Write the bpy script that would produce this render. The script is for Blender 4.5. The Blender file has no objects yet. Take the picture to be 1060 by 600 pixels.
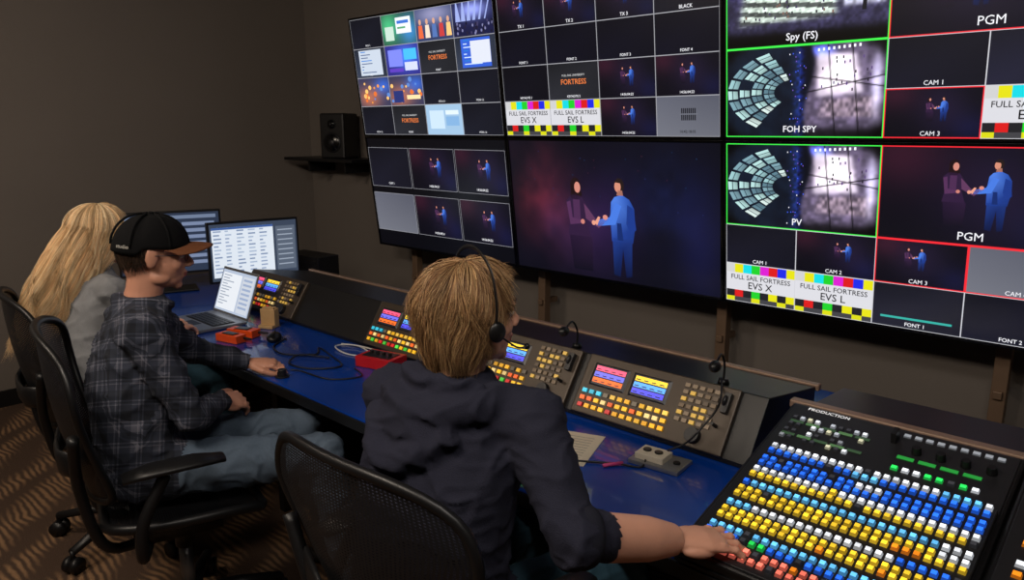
import bpy, math, random, time
import numpy as np
from mathutils import Vector as V, Matrix, noise
random.seed(7)
SC=bpy.context.scene
SC.view_settings.view_transform='Standard'
def lin(c):
    return tuple(((x/255)/12.92 if x/255<=.04045 else (((x/255)+.055)/1.055)**2.4) for x in c[:3])
# ---------------------------------------------------------------- materials
def mat(name,col,rough=.5,metal=0.,emis=None,es=1.,coat=0.,bump=None,var=None,spec=None,alpha=None):
    m=bpy.data.materials.new(name); m.use_nodes=True; nt=m.node_tree; b=nt.nodes['Principled BSDF']
    c=lin(col)+(1,)
    b.inputs['Base Color'].default_value=c; b.inputs['Roughness'].default_value=rough; b.inputs['Metallic'].default_value=metal
    b.inputs['Coat Weight'].default_value=coat
    if spec is not None: b.inputs['Specular IOR Level'].default_value=spec
    if emis: b.inputs['Emission Color'].default_value=lin(emis)+(1,); b.inputs['Emission Strength'].default_value=es
    tc=nt.nodes.new('ShaderNodeTexCoord')
    if var:
        n=nt.nodes.new('ShaderNodeTexNoise'); n.inputs['Scale'].default_value=var[0]; n.inputs['Detail'].default_value=4
        nt.links.new(tc.outputs['Object'],n.inputs['Vector'])
        r=nt.nodes.new('ShaderNodeMix'); r.data_type='RGBA'
        r.inputs[6].default_value=tuple(x*(1-var[1]) for x in c[:3])+(1,); r.inputs[7].default_value=tuple(min(1,x*(1+var[1])) for x in c[:3])+(1,)
        nt.links.new(n.outputs['Fac'],r.inputs[0]); nt.links.new(r.outputs[2],b.inputs['Base Color'])
    if bump:
        n=nt.nodes.new('ShaderNodeTexNoise'); n.inputs['Scale'].default_value=bump[0]; n.inputs['Detail'].default_value=3
        nt.links.new(tc.outputs['Object'],n.inputs['Vector'])
        bp=nt.nodes.new('ShaderNodeBump'); bp.inputs['Strength'].default_value=bump[1]; bp.inputs['Distance'].default_value=.01
        nt.links.new(n.outputs['Fac'],bp.inputs['Height']); nt.links.new(bp.outputs[0],b.inputs['Normal'])
    return m
def attr_mat(name,es,base=0.,rough=.3,hair=False):
    m=bpy.data.materials.new(name); m.use_nodes=True; nt=m.node_tree; b=nt.nodes['Principled BSDF']
    a=nt.nodes.new('ShaderNodeVertexColor'); a.layer_name='Col'
    b.inputs['Roughness'].default_value=rough
    if base>0: nt.links.new(a.outputs['Color'],b.inputs['Base Color'])
    else: b.inputs['Base Color'].default_value=(.004,.004,.005,1)
    if es>0:
        nt.links.new(a.outputs['Color'],b.inputs['Emission Color']); b.inputs['Emission Strength'].default_value=es
    return m
M_SCREEN=attr_mat('screen_emission',1.3)
M_BTN=attr_mat('lit_buttons',.9,1,.35)
M_HAIR=attr_mat('hair_strands',0,1,.5)
M_WALL=mat('wall_paint',(118,110,103),.85,var=(3,.05),bump=(220,.12))
M_CEIL=mat('ceiling_paint',(46,44,42),.9,var=(4,.05))
M_BLK=mat('black_plastic',(17,17,19),.42,var=(30,.15))
M_BLKG=mat('black_gloss',(10,10,12),.2,var=(30,.15))
M_DKG=mat('dark_grey_plastic',(32,32,35),.4,var=(30,.1),bump=(300,.05))
M_GREY=mat('grey_metal',(130,130,132),.35,.8,var=(40,.1))
M_POST=mat('bronze_post',(126,102,82),.5,.3,var=(20,.1))
M_DESK=mat('blue_lit_laminate',(2,58,150),.26,coat=.4,var=(6,.12),bump=(60,.02))  # blue light falling on the desktop is put into this base colour
M_TRIM=mat('tan_trim',(146,120,102),.4,.2,var=(20,.1))
M_CONS=mat('console_face',(72,62,52),.4,.3,var=(60,.1))
M_SKIN=mat('skin',(206,148,122),.5,var=(25,.08),bump=(160,.06))
M_SKIN2=mat('skin_fair',(218,160,134),.5,var=(25,.08),bump=(160,.06))
M_LIP=mat('lips',(170,95,88),.45,var=(40,.1))
M_EYE=mat('eye_white',(225,222,218),.2,var=(40,.02)); M_IRIS=mat('iris',(50,38,30),.15,var=(60,.2))
M_HOOD=mat('hoodie_fabric',(42,43,57),.95,var=(260,.25),bump=(420,.3),spec=.2)
M_RIB=mat('ribbed_cuff',(34,35,46),.95,var=(300,.3),bump=(500,.4),spec=.2)
M_JEAN=mat('denim',(48,82,98),.85,var=(160,.25),bump=(500,.2))
M_JEAN2=mat('light_denim',(84,100,118),.85,var=(160,.2),bump=(500,.2))
M_GREYK=mat('grey_knit',(132,134,138),.9,var=(160,.12),bump=(400,.2))
M_SHOE=mat('shoe',(60,58,58),.6,var=(50,.1))
M_CAP=mat('cap_cotton',(11,11,13),.9,var=(200,.2),bump=(400,.2),spec=.2)
M_CAPT=mat('cap_embroidery',(190,188,180),.8,var=(200,.1))
M_BRIM=mat('cap_brim',(116,68,38),.8,var=(120,.15),bump=(400,.2))
M_WOOD=mat('light_wood',(196,160,112),.5,var=(30,.12))
M_ORG=mat('orange_rubber',(236,82,24),.45,var=(40,.08))
M_RED=mat('red_enamel',(188,26,32),.35,var=(40,.1))
M_PAPER=mat('paper',(206,196,176),.8,var=(60,.04))
M_WHITE=mat('white_cable',(200,196,188),.5,var=(40,.05))
M_SILV=mat('aluminium',(150,152,156),.35,.7,var=(50,.05))
def plaid():
    m=bpy.data.materials.new('plaid_flannel'); m.use_nodes=True; nt=m.node_tree; b=nt.nodes['Principled BSDF']; b.inputs['Roughness'].default_value=.9
    tc=nt.nodes.new('ShaderNodeTexCoord'); mp=nt.nodes.new('ShaderNodeMapping'); mp.inputs['Rotation'].default_value=(.25,.3,.35)
    nt.links.new(tc.outputs['Object'],mp.inputs['Vector'])
    sx=nt.nodes.new('ShaderNodeSeparateXYZ'); nt.links.new(mp.outputs[0],sx.inputs[0])
    def math_(op,a,bv):
        n=nt.nodes.new('ShaderNodeMath'); n.operation=op
        for i,x in enumerate((a,bv)):
            if x is None: continue
            if isinstance(x,(int,float)): n.inputs[i].default_value=x
            else: nt.links.new(x,n.inputs[i])
        return n.outputs[0]
    def stripe(ax,per,wd,off):
        f=math_('FRACT',math_('ADD',math_('MULTIPLY',sx.outputs[ax],1/per),off),None)
        return math_('LESS_THAN',f,wd)
    tot=None
    for ax in range(3):
        for per,wd,off,amt in ((.062,.40,.1,.34),(.062,.08,.65,.6),(.062,.05,.82,.45)):
            s=math_('MULTIPLY',stripe(ax,per,wd,off),amt)
            tot=s if tot is None else math_('ADD',tot,s)
    r=nt.nodes.new('ShaderNodeValToRGB'); r.color_ramp.elements[0].color=lin((20,24,34))+(1,); r.color_ramp.elements[1].color=lin((116,116,128))+(1,)
    e=r.color_ramp.elements.new(.45); e.color=lin((48,54,70))+(1,)
    nt.links.new(math_('MULTIPLY',tot,.55),r.inputs[0]); nt.links.new(r.outputs[0],b.inputs['Base Color'])
    n=nt.nodes.new('ShaderNodeTexNoise'); n.inputs['Scale'].default_value=400; nt.links.new(tc.outputs['Object'],n.inputs['Vector'])
    bp=nt.nodes.new('ShaderNodeBump'); bp.inputs['Strength'].default_value=.2; bp.inputs['Distance'].default_value=.01
    nt.links.new(n.outputs['Fac'],bp.inputs['Height']); nt.links.new(bp.outputs[0],b.inputs['Normal'])
    return m
M_PLAID=plaid()
def carpet():
    m=bpy.data.materials.new('patterned_carpet'); m.use_nodes=True; nt=m.node_tree; b=nt.nodes['Principled BSDF']; b.inputs['Roughness'].default_value=.95
    tc=nt.nodes.new('ShaderNodeTexCoord')
    nz=nt.nodes.new('ShaderNodeTexNoise'); nz.inputs['Scale'].default_value=3; nz.inputs['Detail'].default_value=2
    nt.links.new(tc.outputs['Object'],nz.inputs['Vector'])
    mx=nt.nodes.new('ShaderNodeMix'); mx.data_type='VECTOR'; mx.inputs[0].default_value=.10
    nt.links.new(tc.outputs['Object'],mx.inputs[4]); nt.links.new(nz.outputs['Color'],mx.inputs[5])
    w=nt.nodes.new('ShaderNodeTexWave'); w.bands_direction='Y'; w.inputs['Scale'].default_value=13; w.inputs['Distortion'].default_value=3; w.inputs['Detail'].default_value=2
    nt.links.new(mx.outputs[1],w.inputs['Vector'])
    w2=nt.nodes.new('ShaderNodeTexWave'); w2.bands_direction='DIAGONAL'; w2.inputs['Scale'].default_value=1.8; w2.inputs['Distortion'].default_value=6
    nt.links.new(tc.outputs['Object'],w2.inputs['Vector'])
    mm=nt.nodes.new('ShaderNodeMath'); mm.operation='MULTIPLY'; nt.links.new(w.outputs['Fac'],mm.inputs[0]); nt.links.new(w2.outputs['Fac'],mm.inputs[1])
    r=nt.nodes.new('ShaderNodeValToRGB'); r.color_ramp.elements[0].color=lin((76,56,42))+(1,); r.color_ramp.elements[1].color=lin((146,112,80))+(1,); r.color_ramp.elements[0].position=.1; r.color_ramp.elements[1].position=.85
    nt.links.new(mm.outputs[0],r.inputs[0]); nt.links.new(r.outputs[0],b.inputs['Base Color'])
    n=nt.nodes.new('ShaderNodeTexNoise'); n.inputs['Scale'].default_value=250; nt.links.new(tc.outputs['Object'],n.inputs['Vector'])
    bp=nt.nodes.new('ShaderNodeBump'); bp.inputs['Strength'].default_value=.6; bp.inputs['Distance'].default_value=.01
    nt.links.new(n.outputs['Fac'],bp.inputs['Height']); nt.links.new(bp.outputs[0],b.inputs['Normal'])
    return m
M_CARPET=carpet()
def meshmat():
    m=bpy.data.materials.new('chair_mesh_weave'); m.use_nodes=True; nt=m.node_tree; b=nt.nodes['Principled BSDF']
    b.inputs['Base Color'].default_value=lin((24,25,29))+(1,); b.inputs['Roughness'].default_value=.45
    uv=nt.nodes.new('ShaderNodeTexCoord'); s=nt.nodes.new('ShaderNodeSeparateXYZ'); nt.links.new(uv.outputs['UV'],s.inputs[0])
    outs=[]
    for i,k,th in ((0,58,.55),(1,70,.6)):
        a=nt.nodes.new('ShaderNodeMath'); a.operation='MULTIPLY'; a.inputs[1].default_value=k; nt.links.new(s.outputs[i],a.inputs[0])
        f=nt.nodes.new('ShaderNodeMath'); f.operation='FRACT'; nt.links.new(a.outputs[0],f.inputs[0])
        g=nt.nodes.new('ShaderNodeMath'); g.operation='GREATER_THAN'; g.inputs[1].default_value=th; nt.links.new(f.outputs[0],g.inputs[0]); outs.append(g)
    mu=nt.nodes.new('ShaderNodeMath'); mu.operation='MULTIPLY'; nt.links.new(outs[0].outputs[0],mu.inputs[0]); nt.links.new(outs[1].outputs[0],mu.inputs[1])
    t=nt.nodes.new('ShaderNodeBsdfTransparent'); x=nt.nodes.new('ShaderNodeMixShader')
    nt.links.new(mu.outputs[0],x.inputs[0]); nt.links.new(b.outputs[0],x.inputs[1]); nt.links.new(t.outputs[0],x.inputs[2])
    nt.links.new(x.outputs[0],nt.nodes['Material Output'].inputs[0])
    return m
M_MESH=meshmat()
# ---------------------------------------------------------------- mesh builder
def empty(name,loc=(0,0,0),rot=None):
    e=bpy.data.objects.new(name,None); e.empty_display_size=.1
    e.matrix_world=Matrix.Translation(loc)@(rot.to_4x4() if rot else Matrix())
    SC.collection.objects.link(e); return e
def link(o,parent=None,world=False):
    SC.collection.objects.link(o)
    if parent:
        o.parent=parent
        if world: o.matrix_parent_inverse=parent.matrix_basis.inverted()
class MB:
    def __init__(s): s.v=[];s.f=[];s.m=[];s.M=None
    def add(s,vs,fs,mi=0):
        o=len(s.v)
        for p in vs:
            p=V(p); s.v.append(s.M@p if s.M else p)
        for f in fs: s.f.append([i+o for i in f]); s.m.append(mi)
    def box(s,c,d,mi=0,R=None):
        c=V(c); vs=[]
        for z in(-.5,.5):
            for y in(-.5,.5):
                for x in(-.5,.5):
                    p=V((x*d[0],y*d[1],z*d[2])); vs.append(c+(R@p if R else p))
        s.add(vs,[(0,2,3,1),(4,5,7,6),(0,1,5,4),(2,6,7,3),(0,4,6,2),(1,3,7,5)],mi)
    def prism(s,prof,x0,x1,mi=0):
        n=len(prof); vs=[(x0,y,z) for y,z in prof]+[(x1,y,z) for y,z in prof]
        fs=[tuple(range(n)),tuple(range(2*n-1,n-1,-1))]+[(i,i+n,(i+1)%n+n,(i+1)%n) for i in range(n)]
        s.add(vs,fs,mi)
    def tube(s,pts,rad,n=12,mi=0,closed=False,flat=None):
        pts=[V(p) for p in pts]; N=len(pts)
        if not hasattr(rad,'__len__'): rad=[rad]*N
        T=[]
        for i in range(N):
            a=pts[(i-1)%N] if (closed or i>0) else pts[0]; b=pts[(i+1)%N] if (closed or i<N-1) else pts[-1]
            T.append((b-a).normalized() if (b-a).length>1e-9 else V((0,0,1)))
        up=V((0,0,1)) if abs(T[0].z)<.9 else V((0,1,0))
        if flat: up=V(flat)
        nrm=(up-T[0]*up.dot(T[0])).normalized(); vs=[]
        for i in range(N):
            nrm=(nrm-T[i]*nrm.dot(T[i]))
            nrm=nrm.normalized() if nrm.length>1e-6 else T[i].orthogonal().normalized()
            bn=T[i].cross(nrm); r=rad[i]; ra,rb=(r if hasattr(r,'__len__') else (r,r))
            for k in range(n):
                a=2*math.pi*k/n; vs.append(pts[i]+bn*math.cos(a)*ra+nrm*math.sin(a)*rb)
        fs=[]
        R=N if closed else N-1
        for i in range(R):
            j=(i+1)%N
            for k in range(n): fs.append((i*n+k,i*n+(k+1)%n,j*n+(k+1)%n,j*n+k))
        if not closed: fs.append(tuple(range(n-1,-1,-1))); fs.append(tuple((N-1)*n+k for k in range(n)))
        s.add(vs,fs,mi)
    def cyl(s,p0,p1,r0,r1=None,n=20,mi=0): s.tube([p0,p1],[r0,r0 if r1 is None else r1],n,mi)
    def capsule(s,p0,p1,r0,r1,n=14,mi=0):
        p0=V(p0);p1=V(p1);d=(p1-p0).normalized(); pts=[];rr=[]
        for k in range(5):
            a=math.pi/2*(1-k/4.); pts.append(p0-d*r0*math.sin(a)*.98); rr.append(max(r0*math.cos(a),.0005))
        for k in range(5):
            a=math.pi/2*k/4.; pts.append(p1+d*r1*math.sin(a)*.98); rr.append(max(r1*math.cos(a),.0005))
        s.tube(pts,rr,n,mi)
    def ell(s,c,r,mi=0,R=None,nu=20,nv=12):
        c=V(c); vs=[];fs=[]
        if not hasattr(r,'__len__'): r=(r,r,r)
        for j in range(1,nv):
            t=math.pi*j/nv
            for i in range(nu):
                a=2*math.pi*i/nu; p=V((r[0]*math.sin(t)*math.cos(a),r[1]*math.sin(t)*math.sin(a),r[2]*math.cos(t))); vs.append(c+(R@p if R else p))
        top=len(vs); p=V((0,0,r[2])); vs.append(c+(R@p if R else p)); vs.append(c-(R@p if R else p))
        for j in range(nv-2):
            for i in range(nu): fs.append((j*nu+i,(j+1)*nu+i,(j+1)*nu+(i+1)%nu,j*nu+(i+1)%nu))
        for i in range(nu): fs.append((top,i,(i+1)%nu)); fs.append((top+1,(nv-2)*nu+(i+1)%nu,(nv-2)*nu+i))
        s.add(vs,fs,mi)
    def loft(s,rings,right,n=28,mi=0):
        right=V(right).normalized(); fwd=V((0,0,1)).cross(right).normalized(); vs=[];fs=[]
        for c,a,b in rings:
            for k in range(n):
                t=2*math.pi*k/n; ct,st=math.cos(t),math.sin(t)
                ct=math.copysign(abs(ct)**.85,ct); st=math.copysign(abs(st)**.85,st)
                vs.append(V(c)+right*a*ct+fwd*b*st)
        for i in range(len(rings)-1):
            for k in range(n): fs.append((i*n+k,i*n+(k+1)%n,(i+1)*n+(k+1)%n,(i+1)*n+k))
        fs.append(tuple(range(n-1,-1,-1))); L=(len(rings)-1)*n; fs.append(tuple(L+k for k in range(n)))
        s.add(vs,fs,mi)
    def mesh(s,name='m'):
        me=bpy.data.meshes.new(name); me.from_pydata([tuple(p) for p in s.v],[],s.f); me.update(); return me
    def obj(s,name,mats,parent=None,smooth=False,bevel=0,world=False,seg=2):
        me=s.mesh(name)
        for m in mats: me.materials.append(m)
        me.polygons.foreach_set('material_index',s.m)
        if smooth: me.polygons.foreach_set('use_smooth',[True]*len(me.polygons))
        o=bpy.data.objects.new(name,me); link(o,parent,world)
        if bevel:
            b=o.modifiers.new('bevel','BEVEL'); b.width=bevel; b.segments=seg; b.limit_method='ANGLE'; b.angle_limit=math.radians(40)
        return o
def smoothpts(P,k=6):
    P=[V(p) for p in P]; out=[]
    Q=[P[0]]+P+[P[-1]]
    for i in range(1,len(Q)-2):
        a,b,c,d=Q[i-1],Q[i],Q[i+1],Q[i+2]
        for j in range(k):
            t=j/k; out.append(.5*((2*b)+(-a+c)*t+(2*a-5*b+4*c-d)*t*t+(-a+3*b-3*c+d)*t**3))
    out.append(P[-1]); return out
# ---------------------------------------------------------------- people
def remesh(b,vox,sm):
    me=b.mesh('tmp'); o=bpy.data.objects.new('tmp',me); SC.collection.objects.link(o)
    m=o.modifiers.new('r','REMESH'); m.mode='VOXEL'; m.voxel_size=vox
    s=o.modifiers.new('s','SMOOTH'); s.factor=.5; s.iterations=sm
    dg=bpy.context.evaluated_depsgraph_get(); out=bpy.data.meshes.new_from_object(o.evaluated_get(dg))
    bpy.data.objects.remove(o); bpy.data.meshes.remove(me); return out
def assign(me,segs,mats):
    n=len(me.polygons); C=np.empty(n*3); me.polygons.foreach_get('center',C); C=C.reshape(-1,3)
    best=np.full(n,1e9); lab=np.zeros(n,dtype=np.int32)
    for p0,p1,r,l in segs:
        p0=np.array(p0);p1=np.array(p1); d=p1-p0; L=max(d@d,1e-9); t=np.clip(((C-p0)@d)/L,0,1); q=p0+t[:,None]*d
        D=np.linalg.norm(C-q,axis=1)-r; k=D<best; best[k]=D[k]; lab[k]=l
    for m in mats: me.materials.append(m)
    me.polygons.foreach_set('material_index',lab); me.polygons.foreach_set('use_smooth',[True]*n)
    return lab
def folds(me,amp,lab,which,sc=1.):
    nv=len(me.vertices); ok=np.zeros(nv,bool)
    for p in me.polygons:
        if lab[p.index] in which:
            for i in p.vertices: ok[i]=True
    for p in me.polygons:
        if lab[p.index] not in which:
            for i in p.vertices: ok[i]=False
    co=np.empty(nv*3); me.vertices.foreach_get('co',co); co=co.reshape(-1,3); no=np.empty(nv*3); me.vertices.foreach_get('normal',no); no=no.reshape(-1,3)
    dd=np.zeros(nv)
    for i in np.nonzero(ok)[0]:
        x,y,z=co[i]; p=V((x,y,z)); w=noise.noise(p*6)*1.6
        n1=noise.noise(V((x*6+z*5+w,y*6-z*4-w,z*13))*sc); n3=noise.noise(V((x*11-z*9,y*11+z*7+w,z*17+3))*sc); n2=noise.noise(p*22*sc)
        dd[i]=amp*((1-2*abs(n1))**3*.9+(1-2*abs(n3))**4*.5-.45+.18*n2)
    co+=no*dd[:,None]; me.vertices.foreach_set('co',co.ravel()); me.update()
def hand(parent,wrist,fdir,up,side,curl=(.25,.35,.3),spread=.10,thumb=0.,mt=M_SKIN,scale=1.,name='hand'):
    f=V(fdir).normalized(); u=V(up); u=(u-f*u.dot(f)).normalized(); x=f.cross(u)
    Mx=Matrix((x,f,u)).transposed().to_4x4(); Mx=Matrix.Translation(wrist)@Mx@Matrix.Diagonal((scale,scale,scale,1))
    b=MB(); b.M=Mx
    S=side
    b.tube([(0,-.06,0),(0,-.01,0),(0,.02,0),(0,.055,.002),(0,.088,0),(0,.097,-.002)],[(.027,.022),(.027,.019),(.034,.019),(.041,.017),(.041,.013),(.034,.008)],18,flat=(0,0,1))
    b.ell((-S*.026,.035,-.008),(.017,.034,.014)); b.ell((S*.028,.035,-.008),(.014,.034,.012))
    for k,(bx,L,r) in enumerate(((-.030,.072,.0090),(-.0105,.080,.0093),(.010,.074,.0088),(.029,.058,.0078))):
        a=(bx/.03)*spread; p=V((S*bx,.086-(.006 if k==3 else 0)-(.002 if k==0 else 0),0)); ang=0
        b.ell(p+V((0,0,.004)),(r*1.12,.012,r*1.05))
        b.tube([V((S*bx*.6,.03,.012)),p+V((0,-.01,.007))],[.004,.005],8)
        for j,fr in enumerate((.45,.31,.24)):
            ang+=curl[j]*(1+.12*k)
            d=V((S*math.sin(a)*math.cos(ang),math.cos(a)*math.cos(ang),-math.sin(ang))); q=p+d*L*fr; r1=r*(.93 if j<2 else .82)
            b.capsule(p,q,r,r1,12)
            if j<2: b.ell(q+V((0,0,.001)),r*1.03)
            p=q; r=r1
    t0=V((-S*.026,.02,-.006)); t1=V((-S*(.052-.01*thumb),.052,-.012)); t2=V((-S*(.062-.03*thumb),.082,-.016-.01*thumb)); t3=V((-S*(.064-.045*thumb),.104,-.018-.014*thumb))
    b.capsule(t0,t1,.0155,.0125,12); b.capsule(t1,t2,.012,.0108,12); b.capsule(t2,t3,.0108,.0085,12)
    me=remesh(b,.0024*scale,3); me.materials.append(mt)
    me.polygons.foreach_set('use_smooth',[True]*len(me.polygons))
    o=bpy.data.objects.new(name,me); link(o,parent,True)
def headM(c,face,up):
    f=V(face).normalized(); u=V(up); u=(u-f*u.dot(f)).normalized(); x=f.cross(u)
    return Matrix.Translation(c)@Matrix((x,f,u)).transposed().to_4x4()
def head(parent,c,face,up,mt,ears=True,fem=False):
    Mx=headM(c,face,up)
    b=MB(); b.M=Mx; k=.94 if fem else 1
    b.ell((0,-.014,.03),(.076*k,.096,.084)); b.ell((0,.028,-.026),(.062*k,.062,.078)); b.ell((0,.034,-.072),(.047*k,.05,.036))
    b.ell((0,.066,-.098),(.021,.017,.015)); b.ell((0,-.05,-.03),(.055,.045,.06))
    for s in(-1,1):
        b.ell((s*.036,.056,-.026),(.022,.024,.026)); b.ell((s*.03,.076,.024),(.024,.011,.008)); b.ell((s*.047,.015,-.07),(.014,.03,.02))
        b.ell((s*.011,.098,-.032),(.0085,.01,.007))
        if ears:
            Re=Matrix.Rotation(s*.35,3,'Z')@Matrix.Rotation(-.15,3,'X'); b.ell((s*.08,-.006,-.004),(.008,.019,.032),R=Re); b.ell((s*.083,-.016,.004),(.007,.010,.026),R=Re)
    b.capsule((0,.084,.012),(0,.106,-.026),.007,.011); b.ell((0,.088,-.056),(.021,.010,.0055)); b.ell((0,.086,-.067),(.018,.010,.006)); b.ell((0,.08,.018),(.014,.01,.012))
    b.tube([(0,-.02,-.05),(0,-.028,-.12),(0,-.04,-.19)],[(.052*k,.055),(.053*k,.055),(.062*k,.06)],20,flat=(0,1,0))
    me=remesh(b,.0042,5); me.materials.append(mt); me.materials.append(M_LIP); me.polygons.foreach_set('use_smooth',[True]*len(me.polygons))
    n=len(me.polygons); C=np.empty(n*3); me.polygons.foreach_get('center',C); C=C.reshape(-1,3); inv=np.array(Mx.inverted()); L=C@inv[:3,:3].T+inv[:3,3]
    lab=((np.abs(L[:,0])<.021)&(np.abs(L[:,2]+.0615)<.008)&(L[:,1]>.085)).astype(np.int32); me.polygons.foreach_set('material_index',lab)
    o=bpy.data.objects.new('head',me); link(o,parent,True)
    b=MB(); b.M=Mx
    for s in(-1,1):
        b.ell((s*.030,.0745,.004),.0125,0); b.ell((s*.030,.0838,.004),(.0056,.0036,.0056),1)
        b.ell((s*.030,.0755,.0105),(.0145,.0125,.0055),2); b.tube([(s*.014,.091,.024),(s*.03,.093,.029),(s*.046,.083,.025)],[(.001,.002),(.002,.003),(.001,.002)],6,3)
    b.obj('eyes',[M_EYE,M_IRIS,mt,M_IRIS],parent,smooth=True,world=True)
    return Mx
def npmesh(name,vs,fs,col=None):
    me=bpy.data.meshes.new(name); me.vertices.add(len(vs)); me.vertices.foreach_set('co',np.asarray(vs,dtype=np.float32).ravel())
    me.loops.add(fs.size); me.polygons.add(len(fs)); me.loops.foreach_set('vertex_index',fs.astype(np.int32).ravel())
    me.polygons.foreach_set('loop_start',np.arange(0,fs.size,4,dtype=np.int32)); me.polygons.foreach_set('loop_total',np.full(len(fs),4,dtype=np.int32))
    me.polygons.foreach_set('use_smooth',np.ones(len(fs),bool)); me.update(); me.validate()
    if col is not None:
        at=me.color_attributes.new('Col','FLOAT_COLOR','POINT'); at.data.foreach_set('color',np.asarray(col,dtype=np.float32).ravel())
    return me
def hair(parent,Mx,n,cols,rad,ctr,end,root_hi=1.9,maxlen=9.,shape=None,shift=None,vol=.12,wid=.0009,seed=1,ns=16,lock=.03,wave=.004,basecol=None,flick=0.,evar=.05,swirl=.10):
    rg=np.random.default_rng(seed); rad=np.array(rad); ctr=np.array(ctr); A=np.array(Mx)
    def pos(az,ph,k):
        e=np.maximum(ph-math.pi/2,0); up=ph<=math.pi/2
        hr=np.where(up,np.sin(np.minimum(ph,math.pi/2)),shape(e)); z=np.where(up,np.cos(np.minimum(ph,math.pi/2)),-e)
        x=rad[0]*hr*np.sin(az)*k; y=rad[1]*hr*np.cos(az)*k; zz=rad[2]*z*np.where(up,k,1)
        sx,sy=shift(e) if shift else (0,0)
        return np.stack([x+sx,y+sy,zz],-1)+ctr
    az=rg.uniform(-math.pi,math.pi,n); ph0=np.arccos(rg.uniform(math.cos(root_hi),1,n))
    lockf=lambda a,p:np.sin(a*11+1.3*np.sin(a*5))*np.minimum(1,p)+.6*np.sin(a*23+p*2.2)
    pe=end(az)*(1+rg.normal(0,evar,n))*(1+.35*evar*lockf(az,1.)); pe=np.minimum(pe,ph0+maxlen*(1+rg.normal(0,.15,n))); m=pe>ph0+.12
    az=az[m];ph0=ph0[m];pe=pe[m]; n=len(az)
    t=np.linspace(0,1,ns)[None,:]; ph=ph0[:,None]+(pe-ph0)[:,None]*t
    kr=rg.random(n)[:,None]; lk=lockf(az[:,None],ph)
    k=.97+vol*kr*np.minimum(1,t*3)+lock*lk*np.minimum(1,t*2)+flick*(kr-.4)*t**3
    azt=az[:,None]+swirl*np.sin(ph*2.3+az[:,None]*7)*t+rg.normal(0,.06,n)[:,None]*t
    P=pos(azt,ph,k); P+=wave*np.stack([np.sin(ph*5+az[:,None]*13),np.cos(ph*4.4+az[:,None]*9),0*ph],-1)*t[...,None]+ (rg.normal(0,1,(n,1,3))*wave*.8)*t[...,None]
    Tn=np.gradient(P,axis=1); Tn/=np.linalg.norm(Tn,axis=2,keepdims=True)+1e-9
    ref=np.array([.13,.2,.97]); X=np.cross(Tn,ref); X/=np.linalg.norm(X,axis=2,keepdims=True)+1e-9; Y=np.cross(Tn,X)
    w=(wid*(1-.8*t**3))[...,None]
    ring=np.stack([P+X*math.cos(a)*w+Y*math.sin(a)*w for a in (0,2.094,4.189)],2).reshape(-1,3)
    W=ring@A[:3,:3].T+A[:3,3]
    i=(np.arange(n)[:,None,None]*ns*3+np.arange(ns-1)[None,:,None]*3); j=np.arange(3)[None,None,:]; j2=(j+1)%3
    F=np.stack([i+j,i+j2,i+3+j2,i+3+j],-1).reshape(-1,4)
    pal=np.array([lin(c) for c in cols]); tone=(.86+.16*np.sin(az*17+2*np.sin(az*6)))*(.66+.5*kr[:,0])
    cc=pal[rg.integers(0,len(pal),n)]*rg.uniform(.85,1.15,(n,1))*tone[:,None]; cc=np.repeat(cc,ns*3,axis=0)
    cc=np.concatenate([cc,np.ones((len(cc),1))],1)
    me=npmesh('hair',W,F,cc); me.materials.append(M_HAIR); o=bpy.data.objects.new('hair',me); link(o,parent,True)
    nu,nv=72,30; au=np.linspace(-math.pi,math.pi,nu); pu=end(au)*.9
    PH=pu[:,None]*np.linspace(0.001,1,nv)[None,:]; AZ=np.repeat(au[:,None],nv,1)
    Q=pos(AZ,PH,.975+lock*np.sin(AZ*11+1.3*np.sin(AZ*5))*np.minimum(1,PH)).reshape(-1,3)@A[:3,:3].T+A[:3,3]
    ii=np.arange(nu-1)[:,None]*nv+np.arange(nv-1)[None,:]; F=np.stack([ii,ii+1,ii+nv+1,ii+nv],-1).reshape(-1,4)
    me=npmesh('hair_base',Q,F); me.materials.append(mat('hair_base',basecol,.7,var=(90,.35))); o=bpy.data.objects.new('hair_base',me); link(o,parent,True)
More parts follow.
